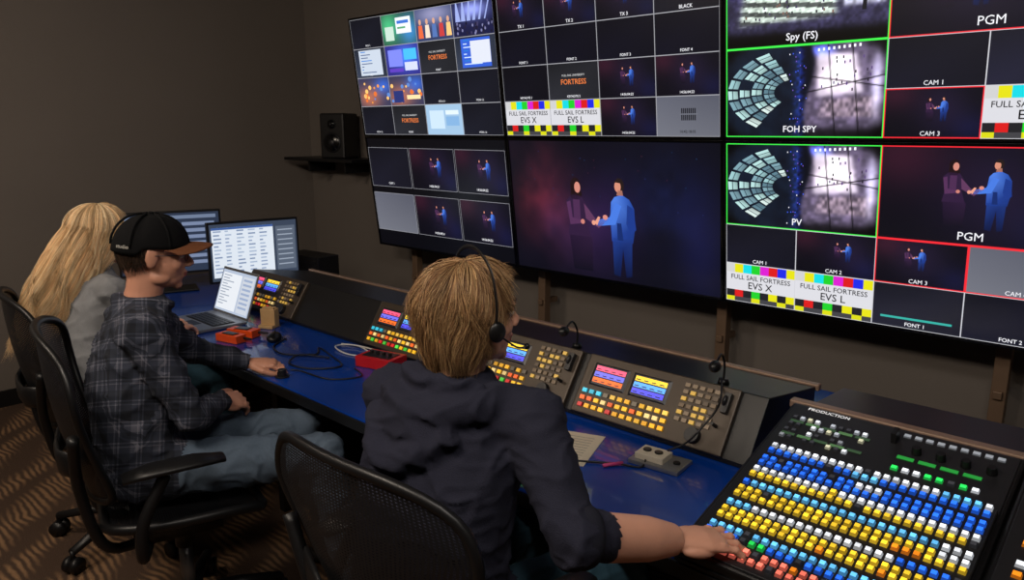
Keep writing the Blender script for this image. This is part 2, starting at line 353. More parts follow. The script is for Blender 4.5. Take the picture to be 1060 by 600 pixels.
def body(parent,sp,mats):
    b=MB(); seg=[]; R=V(sp['right']).normalized()
    b.loft(sp['torso'],R)
    tr=sp['torso']
    for i in range(len(tr)-1):
        for s in(-1,0,1):
            a=R*s*tr[i][1]*.45; c=R*s*tr[i+1][1]*.45; seg.append((V(tr[i][0])+a,V(tr[i+1][0])+c,min(tr[i][2],tr[i][1]),0))
    for A in sp['arms']:
        sh,el,wr=map(V,A['p']); r=A['r']; cut=A['cuff']
        ch=V(sp['chest']); b.capsule(ch.lerp(sh,.35)+V((0,0,.01)),sh,r[0]*1.25,r[0]*1.12,16); b.ell(sh,r[0]*1.15)
        b.tube([sh,sh.lerp(el,.35),sh.lerp(el,.75),el],[r[0]*1.1,r[0],r[1]*1.03,r[1]],18); b.ell(el,r[1]*1.01)
        b.tube([el,el.lerp(wr,.3),el.lerp(wr,.7),wr],[r[1],r[1]*(.98 if cut>1.5 else .93),(r[1]+r[2])*.54,r[2]],18)
        seg.append((ch.lerp(sh,.3),sh,r[0]*1.2,0)); seg.append((sh,el,r[0],0))
        if cut<=1.5:
            cp=el.lerp(wr,max(0,cut-1)) ; b.tube([el.lerp(wr,max(-.1,cut-1.2)),cp],[r[1]*1.2,r[1]*1.16],18)
            seg.append((el,cp,r[1]*1.1,0)); seg.append((cp+(wr-cp)*.06,wr,r[2]*1.1,1))
            if A.get('rib'):
                q=MB(); d=(wr-cp).normalized(); rr0=r[1]*1.13
                q.tube([cp-d*.03,cp-d*.024,cp-d*.004,cp+d*.006,cp+d*.008],[rr0*.9,rr0*1.03,rr0*1.05,rr0*1.0,rr0*.86],36)
                q.obj('ribbed_cuff',[M_RIB],parent,smooth=True,world=True)
        else:
            b.tube([el.lerp(wr,.86),wr],[r[2]*1.25,r[2]*1.3],18); seg.append((el,wr,r[2]*1.3,0))
    for Lg in sp['legs']:
        hp,kn,an=map(V,Lg['p']); r=Lg['r']
        b.tube([hp,hp.lerp(kn,.4),hp.lerp(kn,.8),kn],[r[0],r[0]*.95,r[1]*1.08,r[1]],18); b.ell(kn,r[1]*1.03); b.ell(hp,r[0]*1.05)
        b.tube([kn,kn.lerp(an,.3),kn.lerp(an,.8),an],[r[1],r[1]*.98,r[2]*1.2,r[2]*1.15],18)
        fd=V(Lg['toe']).normalized(); hz=V((an.x,an.y,.04))
        b.capsule(hz-fd*.04,hz+fd*.15,.04,.036,16); b.capsule(an,hz,.042,.045,14)
        seg.append((hp,kn,r[0]*.95,2)); seg.append((kn,an,r[1],2)); seg.append((hz-fd*.04,hz+fd*.15,.045,3)); seg.append((an-V((0,0,.03)),hz,.05,3))
    for p,r in sp.get('extra_tubes',[]): b.tube(smoothpts(p,4),list(np.interp(np.linspace(0,1,(len(p)-1)*4+1),np.linspace(0,1,len(r)),r)),16)
    for c,r in sp.get('extra_ell',[]): b.ell(c,r)
    me=remesh(b,sp.get('vox',.009),sp.get('sm',4)); lab=assign(me,seg,mats); folds(me,sp.get('fold',.007),lab,(0,2))
    o=bpy.data.objects.new('body',me); link(o,parent,True)
p1=empty('man_in_hoodie',(2.83,-1.98,.5))
body(p1,dict(right=(.96,.22,0),chest=(2.83,-1.94,1.04),vox=.007,fold=.009,sm=6,
 torso=[((2.84,-2.01,.54),.165,.12),((2.84,-2.02,.60),.18,.135),((2.84,-2.03,.72),.172,.13),((2.835,-2.01,.86),.178,.135),((2.83,-1.975,.98),.18,.128),((2.83,-1.945,1.07),.14,.10),((2.83,-1.925,1.12),.08,.075),((2.83,-1.915,1.145),.058,.06)],
 arms=[dict(p=((3.0,-1.875,1.055),(3.17,-1.95,.90),(3.255,-1.72,.828)),r=(.064,.052,.032),cuff=1.10,rib=1),
       dict(p=((2.655,-1.965,1.055),(2.58,-1.83,.84),(2.72,-1.66,.79)),r=(.064,.050,.029),cuff=1.5,rib=1)],
 legs=[dict(p=((2.93,-1.98,.60),(3.02,-1.56,.62),(3.02,-1.50,.11)),r=(.088,.062,.042),toe=(.1,1,0)),
       dict(p=((2.74,-1.98,.60),(2.70,-1.56,.60),(2.68,-1.52,.11)),r=(.088,.062,.042),toe=(-.1,1,0))],
 extra_tubes=[([(2.90,-1.86,1.09),(2.95,-1.92,1.105),(2.92,-2.01,1.10),(2.83,-2.05,1.09),(2.74,-2.02,1.10),(2.72,-1.93,1.105),(2.77,-1.85,1.09)],[.020,.030,.034,.036,.034,.030,.020]),
   ([(2.93,-1.95,1.135),(2.89,-2.0,1.145),(2.82,-2.02,1.145),(2.755,-1.99,1.145),(2.74,-1.93,1.135)],[.015,.020,.022,.020,.015]),
   ([(2.93,-2.03,1.06),(2.87,-2.085,1.015),(2.81,-2.10,.99),(2.75,-2.09,1.02),(2.70,-2.04,1.065)],[.022,.028,.030,.028,.022])],
 extra_ell=[((2.81,-2.06,1.05),(.10,.035,.05))]),[M_HOOD,M_SKIN2,M_JEAN,M_SHOE])
hm=head(p1,(2.83,-1.885,1.262),(.34,.94,.02),(0.03,-.02,1),M_SKIN2)
blond=[(176,136,92),(196,156,110),(150,112,76),(208,172,124),(128,94,64)]
def end1(az):
    a=np.abs(az); return np.interp(a,[0,.75,1.0,1.35,1.8,3.2],[1.02,1.05,1.6,2.4,2.8,2.95])
hair(p1,hm,15000,blond,(.084,.103,.097),(0,-.014,.026),end1,maxlen=1.5,shape=lambda e:1-.20*e**1.5,vol=.14,wid=.00075,seed=2,lock=.032,wave=.005,basecol=(110,80,54),flick=.20,evar=.08,swirl=.2)
b=MB(); b.M=hm
b.tube(smoothpts([(.100,.01,-.01),(.108,.008,.05),(.082,.006,.117),(0,.006,.147),(-.082,.006,.117),(-.108,.008,.05),(-.100,.01,-.01)]),[(.005,.002)]*37,8)
for s in(-1,1): b.ell((s*.103,.012,-.014),(.009,.019,.022))
b.tube(smoothpts([(.104,.015,-.02),(.097,.06,-.055),(.05,.108,-.075)]),.0022,6); b.ell((.048,.110,-.076),.007)
b.obj('headset',[M_BLK],p1,smooth=True,world=True)
hand(p1,(3.255,-1.72,.828),(.52,.83,-.16),(0,0,1),1,curl=(.05,.40,.36),spread=.20,thumb=.1,mt=M_SKIN2,scale=1.12)
hand(p1,(2.72,-1.66,.79),(.4,.9,-.1),(0,0,1),-1,mt=M_SKIN2)
p2=empty('man_in_cap',(1.55,-2.12,.5))
body(p2,dict(right=(.95,-.30,0),chest=(1.51,-2.10,1.04),vox=.008,fold=.010,
 torso=[((1.56,-2.14,.54),.165,.12),((1.56,-2.14,.60),.175,.135),((1.55,-2.15,.72),.165,.125),((1.53,-2.14,.86),.175,.13),((1.51,-2.11,.98),.18,.122),((1.51,-2.09,1.08),.14,.095),((1.515,-2.075,1.125),.075,.068),((1.52,-2.07,1.145),.058,.058)],
 arms=[dict(p=((1.68,-2.15,1.055),(1.77,-2.06,.79),(1.64,-1.90,.765)),r=(.062,.050,.029),cuff=2),
       dict(p=((1.33,-2.03,1.05),(1.28,-1.83,.85),(1.385,-1.665,.785)),r=(.062,.048,.029),cuff=2)],
 legs=[dict(p=((1.66,-2.12,.60),(1.92,-1.70,.60),(1.90,-1.62,.11)),r=(.088,.064,.042),toe=(.3,1,0)),
       dict(p=((1.46,-2.06,.60),(1.66,-1.62,.60),(1.62,-1.52,.11)),r=(.088,.064,.042),toe=(.3,1,0))],
 extra_tubes=[([(1.56,-2.0,1.10),(1.59,-2.06,1.12),(1.56,-2.13,1.125),(1.50,-2.14,1.125),(1.455,-2.08,1.12),(1.47,-2.01,1.10)],[.014,.02,.022,.022,.02,.014])]),[M_PLAID,M_SKIN,M_JEAN2,M_SHOE])
hm=head(p2,(1.545,-2.035,1.268),(.38,.92,-.10),(0.05,.05,1),M_SKIN)
hair(p2,hm,5000,[(60,44,34),(44,32,26),(78,58,42)],(.080,.100,.09),(0,-.014,.026),lambda az:np.interp(np.abs(az),[0,1.2,1.5,1.9,3.2],[.9,1.0,1.75,2.3,2.45]),root_hi=2.3,maxlen=.5,shape=lambda e:1-.22*e**1.5,vol=.05,wid=.0009,seed=5,lock=.008,wave=.001,basecol=(46,34,27))
_tc={}
def textmesh(s):
    if s in _tc: return _tc[s]
    cu=bpy.data.curves.new('t','FONT'); cu.body=s; cu.size=1; cu.align_x='CENTER'; cu.align_y='CENTER'; cu.resolution_u=2
    cu.offset=.008 if ('M' not in s) else 0
    o=bpy.data.objects.new('t',cu); me=o.to_mesh()
    r=([tuple(v.co) for v in me.vertices],[tuple(p.vertices) for p in me.polygons]); o.to_mesh_clear()
    bpy.data.objects.remove(o); bpy.data.curves.remove(cu)
    _tc[s]=r; return r
def capdome():
    nu,nv=36,12; vs=[]
    for j in range(nv+1):
        t=math.pi/2*j/nv
        for i in range(nu):
            a=2*math.pi*i/nu; r=math.cos(t)**.8; pan=1+.012*abs(math.sin(a*3))
            vs.append(V((.090*r*math.cos(a)*pan,-.012+.110*r*math.sin(a)*pan,.028+.098*math.sin(t)**1.1-.02*(math.sin(a)<-.3)*(1-j/nv))))
    fs=[(j*nu+i,j*nu+(i+1)%nu,(j+1)*nu+(i+1)%nu,(j+1)*nu+i) for j in range(nv) for i in range(nu)]
    b=MB(); b.M=hm; b.add(vs,fs,0); b.ell((0,-.012,.128),(.009,.009,.005))
    for k in range(6):
        a=math.pi/3*k+math.pi/6; pts=[V((.0915*math.cos(math.pi/2*j/10)**.8*math.cos(a),-.012+.1115*math.cos(math.pi/2*j/10)**.8*math.sin(a),.029+.098*math.sin(math.pi/2*j/10)**1.1)) for j in range(10)]
        b.tube(pts,.0012,6)
    o=b.obj('cap_crown',[M_CAP],p2,smooth=True,world=True); s=o.modifiers.new('s','SOLIDIFY'); s.thickness=.003
    tv,tf=textmesh('studio'); b=MB(); b.M=hm
    vs=[]
    for x,y,_ in tv:
        a=-.75+x*.017/.1; t=.10+y*.017/.09; r=math.cos(t)**.8*1.035
        vs.append(V((.090*r*math.cos(a),-.012+.110*r*math.sin(a),.034+.098*math.sin(max(t,0))**1.1-.012+ (t if t<0 else 0)*.09)))
    b.add(vs,tf,0); b.obj('cap_embroidery',[M_CAPT],p2,world=True)
    vs=[];nu,nv=20,8
    for j in range(nv+1):
        for i in range(nu+1):
            a=math.pi*(.12+.76*i/nu); q=j/nv; r0x,r0y=.088,.108
            x=math.cos(a)*(r0x+.004*q); y=-.012+math.sin(a)*r0y+q*.075*math.sin(a)**.6
            z=.034+.012*q-.016*(math.cos(a)**2)*(1+q*.8)-.012*q*q
            vs.append(V((x,y,z)))
    fs=[(j*(nu+1)+i,j*(nu+1)+i+1,(j+1)*(nu+1)+i+1,(j+1)*(nu+1)+i) for j in range(nv) for i in range(nu)]
    b=MB(); b.M=hm; b.add(vs,fs,0); o=b.obj('cap_brim',[M_BRIM],p2,smooth=True,world=True); s=o.modifiers.new('s','SOLIDIFY'); s.thickness=.004
    b=MB(); b.M=hm
    for s in(-1,1):
        ring=[V((s*.031+.021*math.cos(2*math.pi*k/20),.098-.012*abs(math.cos(2*math.pi*k/20)*.5+s*.5),.002+.017*math.sin(2*math.pi*k/20))) for k in range(20)]
        b.tube(ring,.0013,6,0,closed=True); b.tube([(s*.052,.09,.006),(s*.078,.05,.008),(s*.085,-.01,.006)],.0013,6)
    b.tube([(-.01,.1,.006),(0,.104,.009),(.01,.1,.006)],.0013,6)
    b.obj('glasses',[M_DKG],p2,smooth=True,world=True)
capdome()
hand(p2,(1.385,-1.665,.785),(.55,.80,-.1),(.1,0,1),-1,curl=(.35,.55,.4),thumb=.5,mt=M_SKIN)
hand(p2,(1.64,-1.90,.765),(-.35,.9,-.3),(.5,0.1,.8),1,curl=(.3,.4,.3),mt=M_SKIN)
p3=empty('woman_with_long_hair',(.74,-1.98,.5))
body(p3,dict(right=(1,0.05,0),chest=(.70,-1.95,1.02),vox=.01,fold=.008,
 torso=[((.76,-2.0,.54),.16,.12),((.76,-2.0,.60),.17,.13),((.75,-2.01,.72),.13,.105),((.72,-1.99,.86),.14,.11),((.70,-1.96,.98),.15,.105),((.69,-1.945,1.06),.12,.08),((.69,-1.94,1.10),.06,.055),((.69,-1.94,1.12),.05,.05)],
 arms=[dict(p=((.85,-1.94,1.03),(.92,-1.84,.81),(.70,-1.66,.80)),r=(.05,.042,.025),cuff=2),
       dict(p=((.55,-1.94,1.03),(.46,-1.80,.81),(.47,-1.64,.80)),r=(.05,.042,.025),cuff=2)],
 legs=[dict(p=((.84,-1.98,.60),(.86,-1.56,.60),(.86,-1.52,.11)),r=(.085,.058,.04),toe=(0,1,0)),
       dict(p=((.66,-1.98,.60),(.62,-1.56,.60),(.62,-1.52,.11)),r=(.085,.058,.04),toe=(0,1,0))]),[M_GREYK,M_SKIN2,M_JEAN,M_SHOE])
hm=head(p3,(.69,-1.915,1.235),(.1,.98,-.15),(0,.12,1),M_SKIN2,fem=True)
bl=[(244,210,162),(252,228,188),(224,184,134),(236,200,152)]
def end3(az):
    a=np.abs(az); return np.interp(a,[0,.7,.95,1.3,1.8,3.2],[1.0,1.05,3.4,5.2,5.9,6.3])
hair(p3,hm,13000,bl,(.088,.106,.10),(0,-.014,.028),end3,maxlen=5.6,shape=lambda e:1+.28*np.sin(np.minimum(e/4.2,1.)*math.pi*.8)-.10*(e/4.2)**2,shift=lambda e:(-.018*e,-.030*e),vol=.14,wid=.0011,seed=9,ns=22,lock=.025,wave=.005,basecol=(176,140,96))
hand(p3,(.70,-1.66,.80),(-.35,.9,-.2),(0,0,1),1,mt=M_SKIN2,scale=.92)
hand(p3,(.47,-1.64,.80),(.1,.95,-.2),(0,0,1),-1,mt=M_SKIN2,scale=.92)
# ---------------------------------------------------------------- colour canvas (flat screens, buttons)
def vnoise(nx,ny,fx,fy,seed):
    g=np.random.default_rng(seed).random((fy+2,fx+2)); x=np.linspace(0,fx,nx+1); y=np.linspace(0,fy,ny+1)
    xi=np.minimum(x.astype(int),fx); yi=np.minimum(y.astype(int),fy); xf=x-xi; yf=y-yi; xf=xf*xf*(3-2*xf); yf=yf*yf*(3-2*yf)
    a=g[yi][:,xi];b_=g[yi][:,xi+1];c_=g[yi+1][:,xi];d_=g[yi+1][:,xi+1]
    return (a*(1-xf)+b_*xf)*(1-yf)[:,None]+(c_*(1-xf)+d_*xf)*yf[:,None]
def fbm(nx,ny,f,seed): return .5*vnoise(nx,ny,f,max(2,f//2),seed)+.3*vnoise(nx,ny,f*2,f,seed+1)+.2*vnoise(nx,ny,f*4,f*2,seed+2)
class Canvas:
    STEP=.0003
    def __init__(s): s.v=[];s.f=[];s.c=[];s.t=(0,0,1,1);s.y0=0;s.k=1.
    def tile(s,x0,y0,w,h): s.t=(x0,y0,w,h)
    def P(s,x,y,L): return (s.t[0]+x*s.t[2], s.y0-L*s.STEP, s.t[1]+y*s.t[3])
    def C(s,c): return tuple(q*s.k for q in lin(c))+(1,)
    def field(s,img,L=1):
        ny,nx=img.shape[0]-1,img.shape[1]-1; k=len(s.v); im=np.clip(img,0,255)/255; im=np.where(im<=.04045,im/12.92,((im+.055)/1.055)**2.4)*s.k
        cl=[tuple(q)+(1,) for q in im.reshape(-1,3).tolist()]
        for j in range(ny+1):
            for i in range(nx+1): s.v.append(s.P(i/nx,j/ny,L))
        for j in range(ny):
            for i in range(nx):
                q=(j*(nx+1)+i,j*(nx+1)+i+1,(j+1)*(nx+1)+i+1,(j+1)*(nx+1)+i); s.f.append(tuple(k+z for z in q)); s.c+=[cl[z] for z in q]
    def poly(s,pts,col,L=1,clip=True):
        if clip:
            for ax,lim,sg in((0,0,1),(0,1,-1),(1,0,1),(1,1,-1)):
                o=[]
                for i in range(len(pts)):
                    a=pts[i-1];b=pts[i]; da=(a[ax]-lim)*sg; db=(b[ax]-lim)*sg
                    if (da>=0)!=(db>=0):
                        t=da/(da-db); o.append((a[0]+(b[0]-a[0])*t,a[1]+(b[1]-a[1])*t))
                    if db>=0: o.append(b)
                pts=o
                if len(pts)<3: return
        k=len(s.v); s.v+= [s.P(x,y,L) for x,y in pts]; s.f.append(tuple(range(k,k+len(pts)))); s.c+=[s.C(col)]*len(pts)
    def rect(s,x0,y0,x1,y1,col,L=1): s.poly([(x0,y0),(x1,y0),(x1,y1),(x0,y1)],col,L,False)
    def grad(s,x0,y0,x1,y1,cols,L=1):
        k=len(s.v); s.v+=[s.P(*p,L) for p in((x0,y0),(x1,y0),(x1,y1),(x0,y1))]; s.f.append((k,k+1,k+2,k+3)); s.c+=[s.C(c) for c in cols]
    def pgrad(s,pts,cols,L=1):
        k=len(s.v); s.v+=[s.P(*p,L) for p in pts]; s.f.append(tuple(range(k,k+len(pts)))); s.c+=[s.C(c) for c in cols]
    def ell(s,cx,cy,rx,ry,col,L=1,n=14): s.poly([(cx+rx*math.cos(2*math.pi*i/n),cy+ry*math.sin(2*math.pi*i/n)) for i in range(n)],col,L)
    def frame(s,col,w,L=6):
        wx=w/s.t[2]; wy=w/s.t[3]
        s.rect(0,0,1,wy,col,L); s.rect(0,1-wy,1,1,col,L); s.rect(0,wy,wx,1-wy,col,L); s.rect(1-wx,wy,1,1-wy,col,L)
    def text(s,str_,cx,cy,size,col,L=7):
        vs,fs=textmesh(str_); k=len(s.v); X,_,Z=s.P(cx,cy,L)
        s.v+=[(X+x*size,s.y0-L*s.STEP,Z+y*size) for x,y,_ in vs]
        c=s.C(col)
        for f in fs: s.f.append(tuple(i+k for i in f)); s.c+=[c]*len(f)
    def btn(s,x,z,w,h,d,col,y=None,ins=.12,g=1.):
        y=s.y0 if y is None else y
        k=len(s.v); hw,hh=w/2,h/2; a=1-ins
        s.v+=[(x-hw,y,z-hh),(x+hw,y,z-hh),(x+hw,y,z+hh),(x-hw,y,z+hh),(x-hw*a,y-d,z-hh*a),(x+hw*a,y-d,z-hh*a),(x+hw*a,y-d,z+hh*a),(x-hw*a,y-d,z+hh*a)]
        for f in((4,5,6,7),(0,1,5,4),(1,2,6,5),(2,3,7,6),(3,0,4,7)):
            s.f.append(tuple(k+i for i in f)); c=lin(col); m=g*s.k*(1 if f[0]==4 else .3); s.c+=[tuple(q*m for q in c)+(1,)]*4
    def obj(s,name,material,parent):
        me=bpy.data.meshes.new(name); me.from_pydata(s.v,[],s.f); me.update()
        at=me.color_attributes.new('Col','FLOAT_COLOR','CORNER'); at.data.foreach_set('color',np.array(s.c,dtype=np.float32).ravel())
        me.materials.append(material); o=bpy.data.objects.new(name,me); link(o,parent); return o
# ---------------------------------------------------------------- room
def slab(name,c,d,m):
    b=MB(); b.box((0,0,0),d); o=b.obj(name,[m]); o.location=c; return o
XL,YF=-1.24,.30
slab('floor',(2.1,-2.0,-.05),(7.2,5.2,.1),M_CARPET)
slab('wall_front',(2.1,YF+.05,1.4),(7.2,.1,2.8),M_WALL)
slab('wall_left',(XL-.05,-2.0,1.4),(.1,4.7,2.8),M_WALL)
slab('wall_right',(5.55,-2.0,1.4),(.1,4.7,2.8),M_WALL)
slab('wall_back',(2.1,-4.45,1.4),(7.2,.1,2.8),M_WALL)
slab('ceiling',(2.1,-2.0,2.85),(7.2,5.2,.1),M_CEIL)
slab('baseboard_left',(XL+.008,-2.0,.05),(.016,4.6,.1),M_BLK)
slab('baseboard_front',(2.1,YF-.008,.05),(6.6,.016,.1),M_BLK)
# ---------------------------------------------------------------- pictures
def figs(c,cx,cy,s,L=2,dim=1.):
    asp=c.t[3]/c.t[2]
    q=lambda col:tuple(min(255,v*dim) for v in col)
    X=lambda pts:[(cx+x*s*asp,cy+y*s) for x,y in pts]
    def D(pts,col,l=0): c.poly(X(pts),q(col),L+l)
    def G(pts,cols,l=0): c.pgrad(X(pts),[q(k) for k in cols],L+l)
    def E(x,y,rx,ry,col,l=0): c.ell(cx+x*s*asp,cy+y*s,rx*s*asp,ry*s,q(col),L+l)
    bk=(14,12,24)
    G([(-.34,-.2),(-.36,-.62),(-.64,-.62),(-.68,-.2)],[(40,24,50),bk,bk,(34,20,44)])
    D([(-.70,.22),(-.62,.29),(-.56,.31),(-.46,.27),(-.40,.18),(-.42,.0),(-.36,-.2),(-.70,-.2),(-.66,.0)],(44,26,54))
    D([(-.60,.24),(-.5,.24),(-.5,.0),(-.60,.0)],(70,40,74),1)
    D([(-.44,.2),(-.38,.14),(-.26,.0),(-.12,.07),(-.1,.03),(-.24,-.08),(-.42,.02)],(88,52,84),1)
    D([(-.70,.2),(-.64,.22),(-.62,.02),(-.5,.0),(-.46,-.04),(-.66,-.07)],(78,44,80),1)
    E(-.14,.055,.035,.03,(200,128,116),2); E(-.47,-.02,.03,.03,(190,118,108),2)
    E(-.55,.40,.078,.10,(30,16,18)); D([(-.62,.4),(-.5,.44),(-.46,.3),(-.54,.2),(-.63,.26)],(30,16,18)); E(-.525,.385,.045,.066,(196,128,114),1)
    G([(-.05,-.18),(.22,-.18),(.20,-.62),(.12,-.64),(.09,-.3),(.04,-.64),(-.05,-.62)],[(30,56,128),(26,48,112),(12,20,56),(12,18,50),(20,38,96),(12,20,56),(14,24,60)])
    G([(-.05,.24),(.0,.30),(.10,.33),(.20,.28),(.26,.18),(.27,-.02),(.23,-.22),(-.06,-.22),(-.07,.05)],[(66,112,206),(74,118,210),(56,98,192),(38,74,158),(30,58,134),(24,50,120),(24,48,116),(32,60,140),(46,86,178)])
    D([(.01,.24),(.09,.2),(.0,-.02),(-.28,-.06),(-.31,.0),(-.08,.06)],(66,112,206),1)
    D([(.02,.0),(.08,.0),(.10,-.2),(.02,-.2)],(20,40,98),1)
    D([(.17,.22),(.25,.18),(.28,-.06),(.2,-.12),(.15,.0)],(26,52,126),1)
    E(-.31,-.02,.028,.03,(214,146,124),2); D([(-.3,-.02),(-.24,.06),(-.21,.05),(-.26,-.05)],(214,146,124),2)
    D([(.03,.32),(.12,.32),(.11,.38),(.05,.38)],(150,100,86),1)
    E(.075,.435,.062,.082,(34,24,22)); E(.05,.42,.044,.064,(196,130,108),1); D([(.0,.47),(.06,.52),(.13,.48),(.12,.42),(.09,.46)],(34,24,22),2)
def uvg(nx,ny): return np.meshgrid(np.linspace(0,1,nx+1),np.linspace(0,1,ny+1))
def Gs(u,v,cx,cy,sx,sy): return np.exp(-((u-cx)/sx)**2-((v-cy)/sy)**2)[...,None]
def A3(*c): return np.array(c,float)
def d_dark(c,col=(14,14,22)): c.grad(0,0,1,1,[tuple(q*1.3 for q in col),col,col,tuple(q*.8 for q in col)])
def d_fig(c,x=.5,y=.5,s=.55):
    u,v=uvg(20,12); I=A3(9,8,17)+Gs(u,v,x,y,.28,.5)*A3(18,12,24)+Gs(u,v,.1,.9,.25,.35)*A3(36,10,16)+Gs(u,v,.9,.2,.2,.3)*A3(6,8,26); c.field(I,1); figs(c,x,y,s,3)
def d_title(c): d_dark(c,(30,31,36)); c.text('FORTRESS',.5,.48,c.t[3]*.20,(226,120,60),3); c.text('FULL SAIL UNIVERSITY',.5,.66,c.t[3]*.08,(190,190,190),3)
def d_bars(c,t):
    d_dark(c,(120,120,120))
    cols=[(190,190,190),(210,206,20),(20,200,210),(30,190,40),(200,30,190),(200,26,26),(30,40,210),(210,206,20)]
    n=8
    for i in range(n):
        c.rect(i/n,.62,(i+1)/n,1,cols[i],2); c.rect(i/n,.0,(i+1)/n,.30,cols[(i*3+2)%8] if i%2 else (30,30,34),2)
        c.rect(i/n,.0,(i+1)/n,.12,(200,200,20) if i%3==0 else (60,60,64),3)
    c.rect(.0,.30,1,.76,(200,200,206),3)
    c.text('FULL SAIL FORTRESS',.5,.64,c.t[3]*.17,(8,8,12),4); c.text(t,.5,.44,c.t[3]*.25,(8,8,12),4)
def d_foh(c,seed=1):
    rr=random.Random(seed); nx,ny=150,84; u,v=uvg(nx,ny)
    I=A3(9,11,20)+fbm(nx,ny,10,seed)[...,None]*A3(14,24,34)*(u<.5)[...,None]
    st=A3(104,92,120)*(.35+.9*fbm(nx,ny,7,seed+5))[...,None]
    st*=(.7+.5*vnoise(nx,ny,40,24,seed+7))[...,None]
    # bright stage deck (a lit trapezoid), apron, side light
    inq=lambda a,b,k:1/(1+np.exp(-(a-b)/k))
    deck=inq(v,.44+.12*(u-.6),.012)*inq(.90-.1*(u-.6),v,.012)*inq(u,.60,.008)*inq(.93-.12*v,u,.008)
    st=st*(1-deck[...,None]*.85)+deck[...,None]*(A3(236,222,240)*(.72+.4*vnoise(nx,ny,22,14,seed+9))[...,None])
    st+=Gs(u,v,.72,.68,.09,.15)*A3(80,70,70)
    ap=inq(v,.22,.01)*inq(.40+.12*(u-.6),v,.01)*inq(u,.62,.01)*inq(.95,u,.01)
    st=st*(1-ap[...,None]*.6)+ap[...,None]*A3(120,104,112)*(.3+.9*vnoise(nx,ny,60,20,seed+2))[...,None]
    st+=Gs(u,v,.62,.93,.07,.05)*A3(40,70,220)+Gs(u,v,.95,.55,.03,.3)*A3(150,150,170)
    for a,bb,k in((.66,-.30,.007),(.50,.34,.007)): st*=(1-.85*np.exp(-((v-(a+bb*(u-.56)))/k)**2))[...,None]
    for a,k in((.66,.004),(.80,.004)): st*=(1-.85*np.exp(-((u-(a+.06*(1-v)))/k)**2))[...,None]
    st*=(.2+.8*inq(v,.10,.02))[...,None]
    m=(1/(1+np.exp(-(u-.55+.03*np.sin(v*6))/.006)))[...,None]
    I=I*(1-m)+st*m+Gs(u,v,.49,.5,.03,.8)*A3(20,36,130)*vnoise(nx,ny,50,40,seed+3)[...,None]
    I*=(1/(1+np.exp((np.hypot((u-.5)*1.0,(v-.5)*.9)-.58)/.02)))[...,None]
    c.field(I,1)
    for i in range(4):
        for j in range(8):
            a=math.radians(112+j*16-i*2); R0=.46-.085*i
            def q(r,an): return (.46+r*math.cos(an)*.98,.50+r*math.sin(an)*1.02)
            a1=a+math.radians(12.5)
            if rr.random()<.07: continue
            col=rr.choice([(176,214,212),(150,192,196),(206,224,220),(120,156,168),(90,122,136)])
            c.pgrad([q(R0,a),q(R0-.070,a),q(R0-.070,a1),q(R0,a1)],[col,tuple(x*.7 for x in col),tuple(x*.8 for x in col),col],3)
            c.poly([q(R0-.030,a),q(R0-.036,a),q(R0-.036,a1),q(R0-.030,a1)],(40,54,66),4)
    for k in range(30):
        x=.42+rr.random()*.12; y=.05+.9*rr.random(); c.rect(x,y,x+.006,y+.014,rr.choice([(220,220,230),(60,90,230),(110,80,180)]),4)
    for k in range(22):
        x=.62+rr.random()*.3; y=.48+rr.random()*.36; c.rect(x,y,x+.008,y+.03,rr.choice([(30,26,36),(60,50,70),(90,70,120)]),4)
    for k in range(9): c.rect(.60+k*.03,.92+k*.003,.612+k*.03,.95+k*.003,(244,244,255),4)
def d_spy(c):
    nx,ny=150,84; u,v=uvg(nx,ny); inq=lambda a,b,k:1/(1+np.exp(-(a-b)/k))
    I=A3(62,58,92)*(.35+.9*fbm(nx,ny,8,3))[...,None]
    fl=inq(v,.24+.05*u,.012)*inq(.62+.06*u,v,.012)*inq(u,.06+.1*v,.01)*inq(.70,u,.01); rows=.68+.32*np.sign(np.sin((v*2.0+u*.35)*30))
    I=I*(1-fl[...,None]*.9)+fl[...,None]*A3(206,222,208)*rows[...,None]
    st=inq(v,.36,.012)*inq(.80,v,.012)*inq(u,.74,.008)*inq(.97,u,.008); I=I*(1-st[...,None]*.8)+st[...,None]*A3(214,216,236)*(.6+.5*vnoise(nx,ny,20,16,4))[...,None]
    I+=Gs(u,v,.07,.76,.08,.14)*A3(80,70,230)+Gs(u,v,.45,.82,.3,.06)*A3(120,114,160)
    I*=(.7+.5*vnoise(nx,ny,60,36,9))[...,None]
    for a,bb in((.66,.12),(.78,-.06)): I*=(1-.8*np.exp(-((v-(a+bb*u))/.008)**2))[...,None]
    I*=inq(v,.15,.02)[...,None]
    c.field(I,1)
    c.poly([(.845,.3),(.87,.3),(.88,.80),(.862,.80)],(20,20,26),6); c.ell(.868,.84,.012,.028,(170,120,100),6)
    rr=random.Random(8)
    for k in range(40):
        x=.08+rr.random()*.6; y=.28+rr.random()*.34; c.rect(x,y,x+.010,y+.028,rr.choice([(30,30,40),(70,60,90),(120,90,80)]),4)
def d_doc(c,bg=(190,200,214),fg=(70,90,130),n=8,seed=0):
    rr=random.Random(seed); d_dark(c,(40,46,60)); c.rect(.14,.08,.86,.94,bg,2)
    for i in range(n):
        y=.9-i*.8/n; c.rect(.2,y-.03,.24+rr.random()*.5,y,fg if i%3 else (40,120,200),3)
